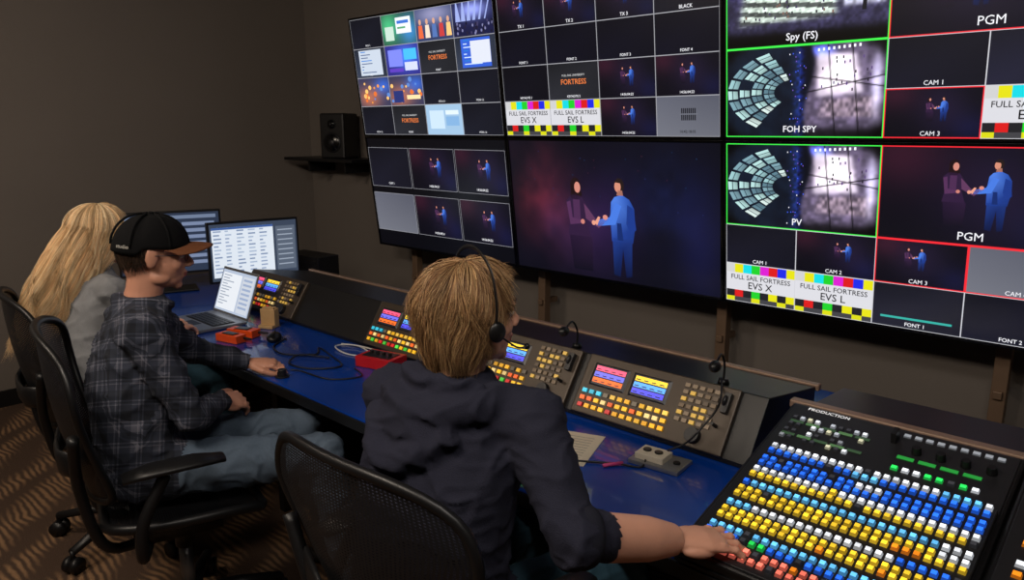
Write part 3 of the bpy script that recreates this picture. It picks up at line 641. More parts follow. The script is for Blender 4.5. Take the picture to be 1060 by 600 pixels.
def d_thumb(c,k):
    nx,ny=32,20; u,v=uvg(nx,ny); rr=random.Random(sum(map(ord,k)))
    if k=='a':
        c.field(A3(40,70,60)+Gs(u,v,.2,.6,.3,.5)*A3(30,110,60)+Gs(u,v,.8,.4,.3,.5)*A3(20,60,130),1); c.rect(.42,.35,.86,.86,(226,232,240),3); c.rect(.46,.66,.8,.76,(60,110,200),4); c.rect(.46,.5,.7,.56,(90,160,110),4); c.rect(.08,.15,.34,.6,(190,214,200),3)
    elif k=='b':
        c.field(A3(50,60,96)+Gs(u,v,.5,.8,.5,.3)*A3(90,80,80),1)
        for i,cc in enumerate(((220,100,60),(230,210,190),(80,110,170),(190,60,60),(240,190,120))):
            x=.12+i*.19; c.poly([(x-.07,.1),(x+.07,.1),(x+.05,.5),(x-.05,.5)],cc,3); c.ell(x,.6,.035,.09,(206,156,130),4)
    elif k=='crowd':
        c.field(A3(24,26,60)+Gs(u,v,.5,.75,.35,.25)*A3(130,140,190),1)
        for i in range(6): x=.1+i*.16; c.poly([(x,1),(x+.03,1),(x+.10-.04*i,.45),(x-.03-.02*i,.45)],(150,164,220),3)
        for i in range(40): x=rr.random(); c.ell(x,.05+rr.random()*.35,.02,.045,rr.choice([(20,20,34),(60,56,90),(120,120,160),(34,30,50)]),4)
    elif k=='pur':
        c.field(A3(44,40,120)+Gs(u,v,.6,.6,.4,.4)*A3(30,80,120),1); c.rect(.08,.3,.5,.85,(120,130,230),3); c.rect(.55,.5,.92,.85,(70,180,230),3); c.rect(.55,.15,.92,.42,(200,206,246),3); c.rect(.08,.12,.5,.24,(90,60,180),3)
    elif k=='map':
        c.rect(0,0,1,1,(150,182,210),1); c.rect(.1,.2,.5,.8,(190,212,232),3); c.rect(.55,.3,.9,.6,(124,166,208),3); c.rect(.55,.66,.9,.8,(210,224,236),3)
    else:
        I=A3(50,52,80)+Gs(u,v,.3,.3,.4,.4)*A3(120,50,0)+Gs(u,v,.8,.7,.3,.3)*A3(0,40,110); c.field(I,1)
        for i in range(16):
            x=.05+.9*rr.random(); y=.1+.8*rr.random(); r=.02+.035*rr.random(); c.ell(x,y,r,r*1.6,rr.choice([(236,150,60),(244,190,110),(220,110,50),(90,130,200)]),3)
        if k=='org2': c.rect(.1,.1,.4,.5,(40,50,110),4); c.rect(.5,.2,.9,.34,(250,214,160),4)
def d_grey(c): c.grad(0,0,1,1,[(104,106,116),(96,98,108),(78,80,92),(90,92,104)])
# ---------------------------------------------------------------- wall displays
W,H=1.23,.70; Z0=.914; TH=math.radians(7.32)
RT=Matrix.Rotation(TH,3,'X')
def display(i,j,fn):
    base=V((i*W,0,Z0))+RT@V((0,0,j*H))
    e=empty('wall_display',base,RT)
    b=MB(); b.box((W/2,.03,H/2),(W-.004,.055,H-.004)); b.box((W/2,.065,H/2),(W*.6,.03,H*.6))
    for c_,d_ in (((W/2,-.0005,.007),(W-.004,.006,.012)),((W/2,-.0005,H-.007),(W-.004,.006,.012)),((.008,-.0005,H/2),(.012,.006,H-.004)),((W-.008,-.0005,H/2),(.012,.006,H-.004))): b.box(c_,d_)
    b.obj('casing',[M_BLKG],e,bevel=.0015)
    c=Canvas(); c.y0=.0022
    x0,y0,w,h=.014,.013,W-.028,H-.026
    def T(u,v,uw,vh,draw,label=None,border=(150,150,156),bw=.0018,ls=.10,**kw):
        c.tile(x0+u*w,y0+v*h,uw*w,vh*h); draw(c,**kw)
        c.frame(border,bw,12)
        if label: c.text(label,.5,.09,c.t[3]*ls,(225,225,230),13)
    c.tile(x0,y0,w,h); c.rect(0,0,1,1,(7,7,12),0)
    fn(c,T); c.obj('screen',M_SCREEN,e)
def m00(c,T):
    K=[['dark','a','b','crowd'],['doc','pur','title','doc2'],['org','org2','dark','dark'],['dark','title','map','dark']]
    for r in range(4):
        for q in range(4):
            k=K[r][q]; u=q/4; v=1-(r+1)/4
            if k=='dark': T(u,v,.25,.25,d_dark,'MON %d'%(r*4+q+1),ls=.09,col=(18,19,28))
            elif k=='title': T(u,v,.25,.25,d_title,'FONT',ls=.09)
            elif k=='doc': T(u,v,.25,.25,d_doc,'PC 1',ls=.08,seed=3)
            elif k=='doc2':
                T(u,v,.25,.25,d_doc,None,bg=(50,90,200),fg=(200,220,250),seed=4); c.rect(.38,.2,.86,.86,(210,214,226),8)
            else: T(u,v,.25,.25,d_thumb,None,k=k)
def m01(c,T):
    for r in range(4):
        for q in range(4):
            u=q/4; v=1-(r+1)/4; a=(u,v,.25,.25)
            if r==0 and q<3: T(*a,d_fig,'TX %d'%(q+1),ls=.12,y=.6,s=.42)
            elif r==0: T(*a,d_dark,'BLACK',ls=.12)
            elif r==1: T(*a,d_dark,'FONT %d'%(q+1),ls=.10,col=(9,9,20))
            elif r==2 and q==0: T(*a,d_dark,'KEYNOTE 1',ls=.09,col=(10,10,18))
            elif r==2 and q==1: T(*a,d_title,'KEYNOTE 2',ls=.09)
            elif r==3 and q==0: T(*a,d_bars,t='EVS X')
            elif r==3 and q==1: T(*a,d_bars,t='EVS L')
            elif r==3 and q==3:
                T(*a,d_grey,None)
                for k in range(8): c.rect(.4+k*.03,.4,.42+k*.03,.7,(30,30,36),8)
                c.rect(.38,.54,.66,.57,(100,102,112),9); c.text('10:42:18:05',.5,.12,c.t[3]*.1,(20,20,20),11)
            else: T(*a,d_fig,'14:56:04:22',ls=.09,x=.56,y=.58,s=.44)
def m02(c,T):
    G=(60,220,70);Rd=(225,40,50)
    T(0,.5,.5,.5,d_spy,'Spy (FS)',G,.004,ls=.11); T(.5,.5,.5,.5,d_fig,'PGM',Rd,.004,ls=.12,x=.42,y=.55,s=.5)
    T(0,0,.5,.5,d_foh,'FOH SPY',G,.004,ls=.10)
    T(.5,.25,.25,.25,d_dark,'CAM 1',(190,190,196),ls=.13,col=(16,16,26)); T(.75,.25,.25,.25,d_dark,'CAM 2',(190,190,196),ls=.13,col=(24,24,38))
    T(.5,0,.25,.25,d_fig,'CAM 3',Rd,.004,ls=.13,y=.6,s=.42,x=.6); T(.75,0,.25,.25,d_bars,None,(190,190,196),t='EVS X')
def m10(c,T):
    for r in range(2):
        for q in range(3):
            a=(q/3+.004,.56-r*.42,.325,.36)
            if (r,q)==(1,0): T(*a,d_grey,None)
            elif (r,q)==(0,0): T(*a,d_dark,'CAM 1',ls=.08,col=(18,18,28))
            else: T(*a,d_fig,'14:56:04:2%d'%q,ls=.08,x=.62,y=.58,s=.42)
def m11(c,T):
    c.tile(.014,.013,W-.028,H-.026)
    nx,ny=120,68; u,v=uvg(nx,ny); f1=fbm(nx,ny,5,21)[...,None]; f2=fbm(nx,ny,9,31)[...,None]
    I=A3(7,7,15)+f1*A3(5,5,9)+Gs(u,v,.15,.62,.15,.34)*A3(96,26,30)*f2+Gs(u,v,.3,.35,.16,.3)*A3(44,20,40)*f1+Gs(u,v,.76,.62,.18,.3)*A3(10,16,44)*f2+Gs(u,v,.50,.42,.14,.36)*A3(24,12,34)+Gs(u,v,.92,.3,.1,.4)*A3(6,7,26)
    c.field(I,1)
    rr=random.Random(3)
    for k in range(26):
        x=.02+rr.random()*.92; c.ell(x,.5+rr.random()*.44,.0022,.004,rr.choice([(40,46,96),(70,36,54),(28,50,84)]),3)
    figs(c,.545,.43,.62,4)
def m12(c,T):
    G=(60,220,70);Rd=(225,40,50);Wt=(190,190,196)
    T(0,.5,.5,.5,d_foh,'PV',G,.004,ls=.11); T(.5,.5,.5,.5,d_fig,'PGM',Rd,.004,ls=.12,x=.58,y=.56,s=.62)
    T(0,.25,.25,.25,d_dark,'CAM 1',Wt,ls=.13,col=(16,16,26)); T(.25,.25,.25,.25,d_fig,'CAM 2',Wt,ls=.13,x=.65,y=.6,s=.40)
    T(.5,.25,.25,.25,d_fig,'CAM 3',Rd,.004,ls=.13,x=.5,y=.62,s=.44); T(.75,.25,.25,.25,d_grey,'CAM 4',Rd,.004,ls=.13)
    T(0,0,.25,.25,d_bars,None,Wt,t='EVS X'); T(.25,0,.25,.25,d_bars,None,Wt,t='EVS L')
    T(.5,0,.25,.25,d_dark,'FONT 1',Wt,ls=.12,col=(24,24,34)); c.rect(.1,.2,.9,.25,(50,160,150),8)
    T(.75,0,.25,.25,d_dark,'FONT 2',Wt,ls=.12,col=(18,18,28))
display(0,1,m00);display(1,1,m01);display(2,1,m02);display(0,0,m10);display(1,0,m11);display(2,0,m12)
e=empty('video_wall_mount',(1.8,.17,0))
b=MB()
for x in (.17,1.28,2.38,3.49):
    b.box((x-1.8,0,1.18),(.05,.05,2.36))
    b.box((x-1.8,0,.01),(.14,.12,.02))
    for z in (.4,.7): b.box((x-1.8,.03,z),(.03,.14,.03))
for z in (1.25,1.95):
    b.box((0.05,-.01,z),(3.5,.03,.06))
    for x in (.17,1.28,2.38,3.49):
        yy=-(z-Z0)*math.tan(TH)
        b.box((x-1.8,(yy-.02-.17+.09)/2-.01,z),(.04,abs(yy-.09-.0)+.02,.05))
b.obj('uprights',[M_POST],e,bevel=.003)
# ---------------------------------------------------------------- speaker + shelf
e=empty('wall_shelf',(-.72,YF,1.44)); b=MB()
b.box((0,-.15,0),(.86,.29,.022)); b.box((-.2,-.12,-.05),(.02,.22,.08)); b.box((.25,-.12,-.05),(.02,.22,.08)); b.obj('board',[M_BLK],e,bevel=.003)
e=empty('studio_speaker',(-.60,.13,1.4515),Matrix.Rotation(math.radians(25),3,'Z')); b=MB()
b.box((0,0,.155),(.19,.2,.31)); b.obj('cabinet',[M_BLK],e,bevel=.012)
b=MB()
for z,r in((.11,.07),(.235,.033)):
    b.tube([(0,-.1,z),(0,-.106,z)],[r,r*.97],32,0); b.tube([(0,-.106,z),(0,-.1075,z)],[r*.82,r*.8],32,1); b.ell((0,-.106,z),(r*.35,.012,r*.35),0)
b.obj('drivers',[M_DKG,M_BLKG],e,smooth=True)
# ---------------------------------------------------------------- desk
DX0,DX1=-.75,4.6
e=empty('control_desk',(1.9,-1.1,0)); b=MB()
o=(-1.9,1.1)
def db(x0,x1,y0,y1,z0,z1,mi): b.box(((x0+x1)/2+o[0],(y0+y1)/2+o[1],(z0+z1)/2),(x1-x0,y1-y0,z1-z0),mi)
db(DX0,DX1,-1.65,-.35,.705,.74,0)
b.obj('top',[M_DESK],e,bevel=.004)
b=MB()
db(DX0,DX1,-1.66,-1.65,.70,.736,0)
for x in (DX0+.03,1.15,2.25,3.25,4.4): db(x-.02,x+.02,-1.45,-.45,0,.705,0)
db(DX0+.05,DX1-.1,-.52,-.5,.1,.705,0)
b.obj('base_panels',[M_BLK],e,bevel=.002)
b=MB(); b.M=Matrix.Translation((-1.9,1.1,0))
b.prism([(-1.15,.7405),(-1.15,.755),(-1.04,.92),(-.70,.865),(-.70,.7405)],.26,3.14,0)
b.obj('console_housing',[M_BLK],e,bevel=.003)
b=MB(); b.M=Matrix.Translation((-1.9,1.1,0))
b.box((1.7,-.688,.862),(2.9,.024,.022)); b.box((3.95,-1.035,.925),(1.5,.03,.022))
b.obj('edge_rail',[M_TRIM],e,bevel=.004)
b=MB(); b.M=Matrix.Translation((-1.9,1.1,0))
b.prism([(-1.0,.7405),(-1.05,.92),(-.75,.90),(-.70,.7405)],3.24,4.6,0)
b.obj('riser',[M_BLK],e,bevel=.003)
# ---------------------------------------------------------------- replay consoles
def console(xc,seed):
    rr=random.Random(seed); al=math.atan2(.11,.165); R=Matrix.Rotation(-al,3,'X')
    e=empty('replay_controller',(xc,-1.157,.757),R); w=.53; h=.2
    b=MB(); b.box((0,.0,h/2),(w,.02,h)); b.obj('faceplate',[M_CONS],e,bevel=.004)
    c=Canvas(); c.y0=-.0102; c.k=1
    for k,(x,pal) in enumerate(((-.165,[(250,90,130),(110,110,240),(240,110,40)]),(-.015,[(250,214,60),(90,170,250),(80,80,240)]))):
        c.btn(x,.135,.135,.075,.004,(30,30,36))
        c.tile(x-.06,.102,.12,.066); c.y0=-.0148
        for r in range(3):
            c.rect(.03,.70-r*.3,.97,.94-r*.3,pal[r],1)
            for q in range(4): c.rect(.06+q*.23,.75-r*.3,.2+q*.23,.80-r*.3,(30,30,40),2)
        c.y0=-.0102
    for r in range(3):
        for q in range(12):
            x=-.235+q*.0272; z=.075-r*.024
            col=rr.choice([(240,180,40),(220,160,40),(236,190,80),(90,80,66)]) if r!=1 else rr.choice([(240,180,40),(240,100,40),(230,200,130)])
            if r==2: col=rr.choice([(240,170,30),(80,210,70),(240,180,40),(200,40,40)])
            if q<3 and r==0: col=(60,200,230)
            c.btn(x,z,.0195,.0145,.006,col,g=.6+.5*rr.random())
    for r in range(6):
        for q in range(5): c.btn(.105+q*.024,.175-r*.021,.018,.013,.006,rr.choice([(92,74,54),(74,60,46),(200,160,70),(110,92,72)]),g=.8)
    c.obj('keys',M_BTN,e)
    b=MB(); b.cyl((.17,-.01,.035),(.17,-.028,.035),.024,.022,28); b.cyl((.225,-.01,.08),(.225,-.04,.08),.006,.005,12); b.box((.238,-.018,.15),(.02,.02,.06)); b.ell((.235,-.028,.155),(.008,.01,.016))
    b.obj('jog_wheel',[M_DKG],e,smooth=False,bevel=.001)
for k,x in enumerate((.56,1.67,2.235,2.80)): console(x,k+3)
# ---------------------------------------------------------------- production switcher
def switcher():
    al=math.atan2(.595,.165); R=Matrix.Rotation(-al,3,'X')
    e=empty('vision_mixer_panel',(3.22,-1.66,.7605),R); Ls=.617
    b=MB(); b.box((.2625,.0,Ls/2),(.525,.028,Ls)); b.box((.79,0,Ls/2),(.52,.028,Ls))
    b.obj('deck',[M_BLK],e,bevel=.006)
    b=MB(); b.box((.2625,-.015,Ls/2),(.505,.004,Ls-.02)); b.box((.79,-.015,Ls/2),(.50,.004,Ls-.02)); b.obj('faceplate',[M_DKG],e,bevel=.002)
    rr=random.Random(11); c=Canvas(); c.y0=-.017; c.k=1.3
    Y=(250,205,50);B=(40,110,250);Wh=(226,232,240);P=(252,120,100);G=(40,220,90);C=(100,190,250);O=(250,140,30);Dk=(46,46,50)
    rows=[(.034,P,[O,Wh]),(.055,P,[O,P]),(.080,B,[G,Wh]),(.101,C,[Wh,B]),
          (.134,Y,[O,Y]),(.155,Y,[Wh,Y]),(.180,Wh,[C,B]),
          (.213,Y,[Y,O]),(.234,Y,[Wh,Y]),(.259,C,[Wh,B]),
          (.292,Y,[Wh,Y]),(.313,Wh,[Y,Wh]),(.338,B,[G,C]),(.359,B,[C,Wh]),
          (.392,B,[Wh,C]),(.413,Wh,[C,G])]
    for z,main,alt in rows:
        run=main; left=0
        for q in range(24):
            if left<=0:
                if rr.random()<.22: run=rr.choice(alt); left=rr.randint(1,3)
                else: run=main; left=rr.randint(2,6)
            left-=1
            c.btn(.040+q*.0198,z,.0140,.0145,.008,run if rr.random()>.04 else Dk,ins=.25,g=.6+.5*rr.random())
    for r in range(4):
        for q in range(10):
            if rr.random()<.85: c.btn(.035+q*.019,.462+r*.028,.012,.012,.006,rr.choice([Wh,(170,176,186),(120,124,130),Dk,Dk,(200,200,170)]),ins=.2,g=.8)
    for r in range(2):
        for q in range(5): c.btn(.045+q*.04,.475+r*.056,.034,.010,.002,(60,90,56) if q%2 else (40,60,40),ins=.02)
    for q in range(4): c.btn(.31+q*.045,.50,.036,.012,.002,(30,120,46),ins=.02)
    for q in range(8): c.btn(.30+q*.023,.455,.015,.013,.006,rr.choice([Wh,G,Dk]),ins=.2)
    for q in range(9): c.btn(.29+q*.024,.585,.016,.012,.004,(120,124,130),ins=.1)
    for r in range(14):
        for q in range(18):
            if r in(4,9): continue
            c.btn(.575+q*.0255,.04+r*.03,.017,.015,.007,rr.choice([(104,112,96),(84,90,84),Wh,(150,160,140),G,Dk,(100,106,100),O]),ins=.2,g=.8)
    for q in range(5): c.btn(.60+q*.095,.50,.08,.05,.002,(30,70,44),ins=.02)
    c.tile(0,0,1,1); c.y0=-.0172; c.text('PRODUCTION',.10,.597,.016,(200,200,200),1)
    c.obj('keys',M_BTN,e)
    b=MB()
    for x,z in((.325,.53),(.375,.53),(.425,.53),(.475,.53)): b.cyl((x,-.017,z),(x,-.036,z),.011,.0095,20)
    b.box((.27,-.03,.56),(.012,.03,.03)); b.box((.512,-.02,.25),(.004,.02,.3))
    b.obj('knobs',[M_BLK],e,bevel=.001)
    b=MB(); b.prism([(-1.66,.7405),(-1.66,.748),(-1.07,.908),(-1.07,.7405)],3.22,4.27,0)
    b.obj('plinth',[M_BLK],e,world=True)
switcher()
# ---------------------------------------------------------------- chairs
def chair(loc,yaw,S=.50,BH=.50,bw=1.0):
    e=empty('office_chair',loc,Matrix.Rotation(yaw,3,'Z'))
    def back(u,v):
        w=(.215+.10*min(1,v/.7)**1.2-.035*max(0,(v-.7)/.3)**2)*bw
        x=u*w; z=S+.07+BH*v-(.055*abs(u)**3.2)*(v**2)+(.03*abs(u)**3)*(1-v)
        y=-.255-.085*v+.07*u*u-.02*math.sin(v*math.pi)
        return V((x,y,z))
    def seat(u,v):
        w=.245+.02*math.sin(v*math.pi)
        return V((u*w*(1-.12*(abs(2*v-1)**4)),-.225+.45*v,S+.012*u*u*2-.02-.03*max(0,(v-.7)/.3)**2+.015*(1-v)))
    for nm,fn in(('back_mesh',back),('seat_mesh',seat)):
        nu,nv=24,24; vs=[]
        for j in range(nv+1):
            for i in range(nu+1): vs.append(fn(-1+2*i/nu,j/nv))
        me=bpy.data.meshes.new(nm)
        fs=[(j*(nu+1)+i,j*(nu+1)+i+1,(j+1)*(nu+1)+i+1,(j+1)*(nu+1)+i) for j in range(nv) for i in range(nu)]
        me.from_pydata([tuple(p) for p in vs],[],fs); ul=me.uv_layers.new(name='UVMap')
        for p in me.polygons:
            p.use_smooth=True
            for li in p.loop_indices:
                vi=me.loops[li].vertex_index; ul.data[li].uv=((vi%(nu+1))/nu,(vi//(nu+1))/nv)
        me.materials.append(M_MESH); o=bpy.data.objects.new(nm,me); link(o,e)
    b=MB()
    for fn,rr in((back,.011),(seat,.014)):
        pts=[fn(-1+2*i/16,0) for i in range(16)]+[fn(1,i/16) for i in range(16)]+[fn(1-2*i/16,1) for i in range(16)]+[fn(-1,1-i/16) for i in range(16)]
        for _ in range(3): pts=[(pts[k-1]+pts[k]*2+pts[(k+1)%len(pts)])/4 for k in range(len(pts))]
        b.tube(pts,[(rr,rr*1.15)]*len(pts),10,0,closed=True)
    b.tube([back(-.85,.28)+V((0,-.03,0)),back(-.4,.26)+V((0,-.035,0)),back(0,.26)+V((0,-.03,0)),back(.4,.26)+V((0,-.035,0)),back(.85,.28)+V((0,-.03,0))],[(.01,.04)]*5,10,0)
    for sx in(-1,1):
        b.tube(smoothpts([back(sx*.95,.5)+V((0,-.02,0)),back(sx*.8,.1)+V((0,-.05,0)),V((sx*.13,-.22,S-.08)),V((sx*.06,-.05,S-.1))]),.016,10,0)
        b.tube(smoothpts([(sx*.2,-.12,S-.07),(sx*.30,-.14,S-.05),(sx*.315,-.13,S+.06),(sx*.30,-.06,S+.19)]),.017,10,0)
        b.tube([(sx*.30,-.17,S+.2),(sx*.30,-.1,S+.21),(sx*.295,.02,S+.21),(sx*.285,.1,S+.2)],[(.03,.012),(.046,.016),(.046,.016),(.03,.012)],14,0)
    b.box((0,-.02,S-.09),(.2,.26,.06)); b.cyl((0,0,S-.1),(0,0,.3),.03,n=20); b.cyl((0,0,.3),(0,0,.1),.022,n=20,mi=1)
    b.cyl((0,0,.14),(0,0,.07),.045,.055,24)
    for k in range(5):
        a=2*math.pi*k/5+.3; d=V((math.cos(a),math.sin(a),0)); t=V((-d.y,d.x,0))
        b.tube([V((0,0,.115)),d*.16+V((0,0,.11)),d*.30+V((0,0,.085))],[(.03,.024),(.024,.018),(.018,.014)],10,0)
        c=d*.30
        b.cyl(c+V((0,0,.09)),c+V((0,0,.05)),.009,n=10)
        for s in(-1,1): b.cyl(c+t*s*.007+V((0,0,.032)),c+t*s*.028+V((0,0,.032)),.031,n=20)
        b.tube([c-t*.006+V((0,0,.033)),c+t*.006+V((0,0,.033))],.02,12)
    b.obj('frame',[M_BLK,M_GREY],e,smooth=True)
    return e
chair((2.80,-1.90,0),math.radians(2),.50,.47,1.0)
chair((1.62,-2.06,0),math.radians(-16),.50,.52)
chair((.86,-1.97,0),math.radians(-8),.50,.50)
# ---------------------------------------------------------------- desk items
def desk_monitor(loc,yaw,w,h,draw,lift=.06):
    e=empty('desktop_monitor',loc,Matrix.Rotation(yaw,3,'Z'))
    b=MB(); b.box((0,.02,lift+h/2),(w,.03,h)); b.box((0,.04,lift+h/2),(w*.5,.03,h*.5)); b.box((0,.07,lift/2+.07),(.06,.02,lift+.14)); b.box((0,.04,.006),(.24,.17,.012))
    b.obj('casing',[M_BLK],e,bevel=.004)
    c=Canvas(); c.y0=.0045; c.tile(-w/2+.012,lift+.012,w-.024,h-.024); draw(c); c.obj('screen',M_SCREEN,e)
def dm1(c):
    c.k=.85; c.rect(0,0,1,1,(56,66,84),1); c.rect(.02,.06,.72,.94,(214,222,232),2)
    rr=random.Random(2)
    for i in range(12):
        for q in range(5): c.rect(.04+q*.13,.86-i*.065,.07+q*.13+rr.random()*.06,.885-i*.065,rr.choice([(140,156,186),(160,176,200),(120,138,170)]),3)
    c.rect(.02,.9,.72,.94,(60,90,150),3); c.rect(.75,.1,.98,.9,(86,96,112),2)
    for i in range(8): c.rect(.77,.82-i*.09,.95,.84-i*.09,(150,160,176),3)
def dm2(c):
    c.k=.8; c.rect(0,0,1,1,(44,54,74),1); c.rect(.03,.9,.97,.96,(110,124,150),2)
    for i in range(7):
        c.rect(.04,.78-i*.11,.56,.84-i*.11,(90,106,138),2); c.rect(.62,.78-i*.11,.95,.84-i*.11,(120,134,164),2)
desk_monitor((-.02,-.87,.7405),math.radians(80),.52,.345,dm1)
desk_monitor((-.32,-1.22,.7405),math.radians(72),.55,.36,dm2,lift=.10)
e=empty('laptop',(.51,-1.43,.7405)); b=MB(); b.box((0,0,.008),(.35,.24,.014)); b.obj('base',[M_SILV],e,bevel=.004)
b=MB(); b.box((0,.02,.0155),(.29,.11,.002)); 
for r in range(5):
    for q in range(13): b.box((-.132+q*.022,-.022+r*.021,.0175),(.018,.017,.003))
b.box((0,-.075,.0155),(.1,.06,.001)); b.obj('keyboard',[M_DKG],e)
Rl=Matrix.Rotation(math.radians(-20),3,'X'); s=empty('lid',(0,.118,.016),Rl); s.parent=e
b=MB(); b.box((0,.004,.115),(.35,.007,.23)); b.obj('lid_shell',[M_SILV],s,bevel=.003)
c=Canvas(); c.y0=-.0002; c.k=.85; c.tile(-.165,.012,.33,.205); c.rect(0,0,1,1,(176,188,208),1); c.rect(.03,.05,.6,.93,(226,230,236),2)
for i in range(11): c.rect(.06,.86-i*.07,.2+.3*random.random(),.885-i*.07,(150,160,176),3)
c.rect(.64,.05,.97,.93,(200,206,216),2)
for i in range(7): c.rect(.67,.82-i*.11,.92,.87-i*.11,(150,166,196),3)
c.obj('screen',M_SCREEN,s)
e=empty('handheld_radio',(.86,-1.42,.7405),Matrix.Rotation(.4,3,'Z')); b=MB()
b.box((0,0,.018),(.14,.06,.034),0); b.box((.0,0,.037),(.07,.04,.004),1); b.cyl((.07,.015,.02),(.12,.015,.02),.006,.005,12,1); b.obj('case',[M_ORG,M_BLK],e,bevel=.006)
e=empty('handheld_radio',(.90,-1.50,.7405),Matrix.Rotation(.25,3,'Z')); b=MB()
b.box((0,0,.018),(.13,.055,.034),0); b.box((.0,0,.037),(.07,.036,.004),1); b.cyl((.065,.015,.02),(.11,.015,.02),.006,.005,12,1); b.obj('case',[M_ORG,M_BLK],e,bevel=.006)
e=empty('computer_mouse',(1.02,-1.36,.7405),Matrix.Rotation(.9,3,'Z')); b=MB(); b.ell((0,0,.012),(.032,.055,.022)); b.box((0,.03,.033),(.006,.018,.006))
for i,p in enumerate(b.v): b.v[i]=V((p.x,p.y,max(0,p.z)))
b.obj('shell',[M_BLK],e,smooth=True)
e=empty('wooden_block_stand',(.80,-1.255,.7405),Matrix.Rotation(.5,3,'Z')); b=MB(); b.box((0,0,.045),(.075,.04,.09)); b.box((0,-.03,.008),(.075,.03,.016)); b.box((0,.0,.093),(.06,.03,.006)); b.obj('block',[M_WOOD],e,bevel=.005)
e=empty('intercom_box',(1.66,-1.26,.7405),Matrix.Rotation(.25,3,'Z')); b=MB(); b.box((0,0,.022),(.17,.11,.042),0); b.box((0,-.0,.0445),(.13,.075,.003),1)
for q in range(4): b.cyl((-.045+q*.03,.0,.045),(-.045+q*.03,.0,.058),.008,n=14,mi=1)
b.obj('case',[M_RED,M_BLK],e,bevel=.004)
e=empty('paper_sheet',(2.68,-1.36,.7405),Matrix.Rotation(.35,3,'Z')); b=MB(); b.box((0,0,.0008),(.17,.22,.0015),0)
for i in range(9): b.box((0,.08-i*.018,.0018),(.12,.002,.0004),1)
b.obj('sheet',[M_PAPER,M_GREY],e)
e=empty('desk_connector_plate',(2.94,-1.27,.7405),Matrix.Rotation(.1,3,'Z')); b=MB(); b.box((0,0,.006),(.15,.10,.012),0)
b.box((-.02,.0,.02),(.085,.065,.018),1); b.cyl((-.04,0,.028),(-.04,0,.034),.012,n=16,mi=2); b.cyl((-.005,0,.028),(-.005,0,.034),.012,n=16,mi=2); b.cyl((.05,.0,.012),(.05,.0,.018),.010,n=16,mi=2)
b.obj('plate',[M_SILV,M_PAPER,M_BLK],e,bevel=.002)
def goose(x,rot):
    e=empty('gooseneck_microphone',(x,-1.0,.915),Matrix.Rotation(rot,3,'Z')); b=MB()
    b.cyl((0,0,0),(0,0,.015),.018,.014,18); b.tube(smoothpts([(0,0,.01),(0,0,.06),(0,-.04,.10),(0,-.09,.085)]),.0035,8); b.ell((0,-.10,.08),(.017,.024,.017))
    b.obj('mic',[M_BLK],e,smooth=True)
goose(2.98,.2); goose(2.43,.2)
def cable(name,pts,r,m):
    e=empty(name,pts[0]); b=MB(); b.tube(smoothpts(pts,8),r,8); b.obj('cord',[m],e,smooth=True,world=True)
zc=.7445
cable('power_cable',[(1.05,-1.32,zc),(1.12,-1.42,zc),(1.25,-1.45,zc),(1.35,-1.36,zc),(1.28,-1.30,zc),(1.42,-1.33,zc),(1.56,-1.38,zc),(1.5,-1.48,zc),(1.38,-1.50,zc),(1.33,-1.42,zc+.006),(1.45,-1.36,zc+.006)],.0035,M_BLK)
cable('headset_cable',[(1.46,-1.54,zc),(1.5,-1.52,zc),(1.66,-1.50,zc),(1.72,-1.40,zc),(1.62,-1.36,zc)],.003,M_BLK)
cable('network_cable',[(1.30,-1.20,zc),(1.38,-1.17,zc),(1.5,-1.20,zc),(1.50,-1.25,zc),(1.42,-1.27,zc),(1.33,-1.25,zc+.006),(1.36,-1.19,zc+.006),(1.5,-1.17,zc+.006),(1.6,-1.18,zc)],.0035,M_WHITE)
cable('audio_cable',[(2.72,-1.45,zc),(2.80,-1.40,zc),(2.86,-1.36,zc),(2.92,-1.33,zc),(2.9,-1.28,zc+.02)],.003,M_BLK)
cable('patch_cable',[(2.95,-1.25,.775),(2.99,-1.23,.80),(3.02,-1.21,.84),(3.04,-1.14,.90),(2.99,-1.03,.935)],.003,M_BLK)
e=empty('marker_pen',(2.84,-1.40,.7465)); b=MB(); b.cyl((0,0,0),(.03,.05,0),.005,n=12); b.obj('pen',[mat('pink_plastic',(210,70,130),.4,var=(30,.1))],e,smooth=True)
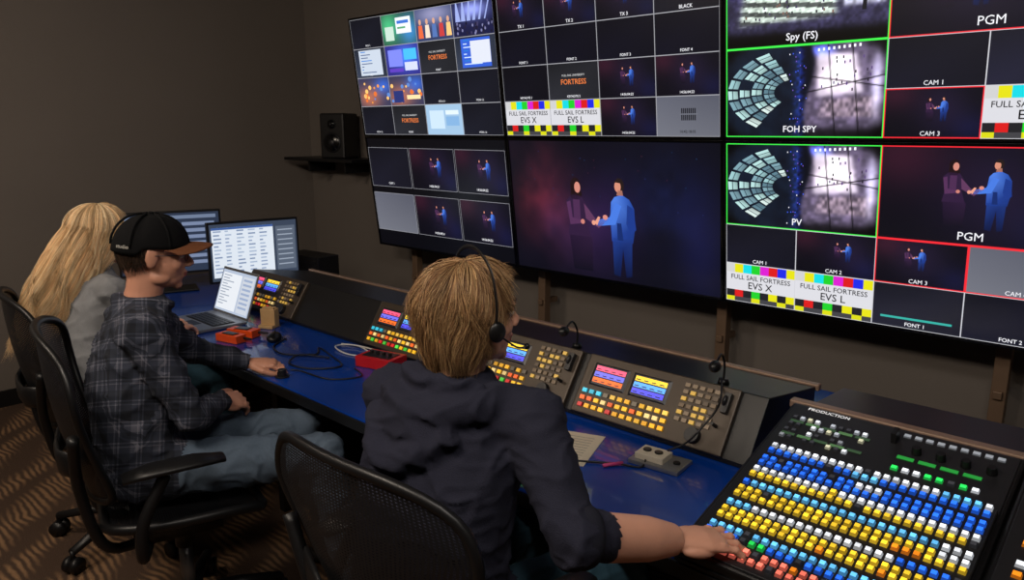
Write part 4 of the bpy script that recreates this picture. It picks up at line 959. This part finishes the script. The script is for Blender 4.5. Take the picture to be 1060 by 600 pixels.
e=empty('volume_control_knob',(1.50,-1.60,.7405)); b=MB(); b.cyl((0,0,0),(0,0,.006),.026,n=24); b.cyl((0,0,.006),(0,0,.03),.018,.016,n=24); b.obj('knob',[M_BLK],e,bevel=.001)
e=empty('equipment_case',(-.12,-.45,.7405),Matrix.Rotation(.1,3,'Z')); b=MB(); b.box((0,0,.075),(.34,.16,.15)); b.box((0,-.082,.12),(.3,.006,.02)); b.box((0,-.082,.05),(.3,.006,.06)); b.obj('case',[M_BLK],e,bevel=.006)
# ---------------------------------------------------------------- lights
def area(name,loc,size,power,col,target=None):
    l=bpy.data.lights.new(name,'AREA'); l.shape='RECTANGLE'; l.size=size[0]; l.size_y=size[1]; l.energy=power; l.color=col
    e=empty(name,loc); o=bpy.data.objects.new('lamp',l); SC.collection.objects.link(o); o.parent=e; o.location=(0,0,-.03)
    if target: o.rotation_euler=(V(target)-V(loc)).to_track_quat('-Z','Y').to_euler()
    b=MB(); b.box((0,0,-.01),(size[0]+.04,size[1]+.04,.02)); b.obj('housing',[M_WHITE],e,bevel=.003)
area('ceiling_light',(2.5,-3.3,2.79),(1.1,.5),52,(1,.86,.72),(2.2,-1.7,.6))
area('ceiling_light',(.6,-3.2,2.79),(.8,.4),36,(1,.84,.68),(-.3,-1.7,.4))
area('ceiling_light',(3.9,-2.5,2.79),(.6,.4),24,(1,.92,.84),(3.3,-1.3,.6))
w=bpy.data.worlds.new('World'); SC.world=w; w.use_nodes=True; w.node_tree.nodes['Background'].inputs[0].default_value=(.02,.02,.025,1)
# ---------------------------------------------------------------- camera
yaw,pt=math.radians(43.06),math.radians(12.14)
f=V((-math.sin(yaw)*math.cos(pt),math.cos(yaw)*math.cos(pt),-math.sin(pt))); r=V((math.cos(yaw),math.sin(yaw),0)); u=r.cross(f)
cam=bpy.data.cameras.new('camera'); cam.sensor_width=36; cam.lens=771.4/1060*36; cam.clip_start=.02
co=bpy.data.objects.new('camera',cam); co.matrix_world=Matrix.Translation((3.957,-2.963,1.65))@Matrix((r,u,-f)).transposed().to_4x4()
SC.collection.objects.link(co); SC.camera=co
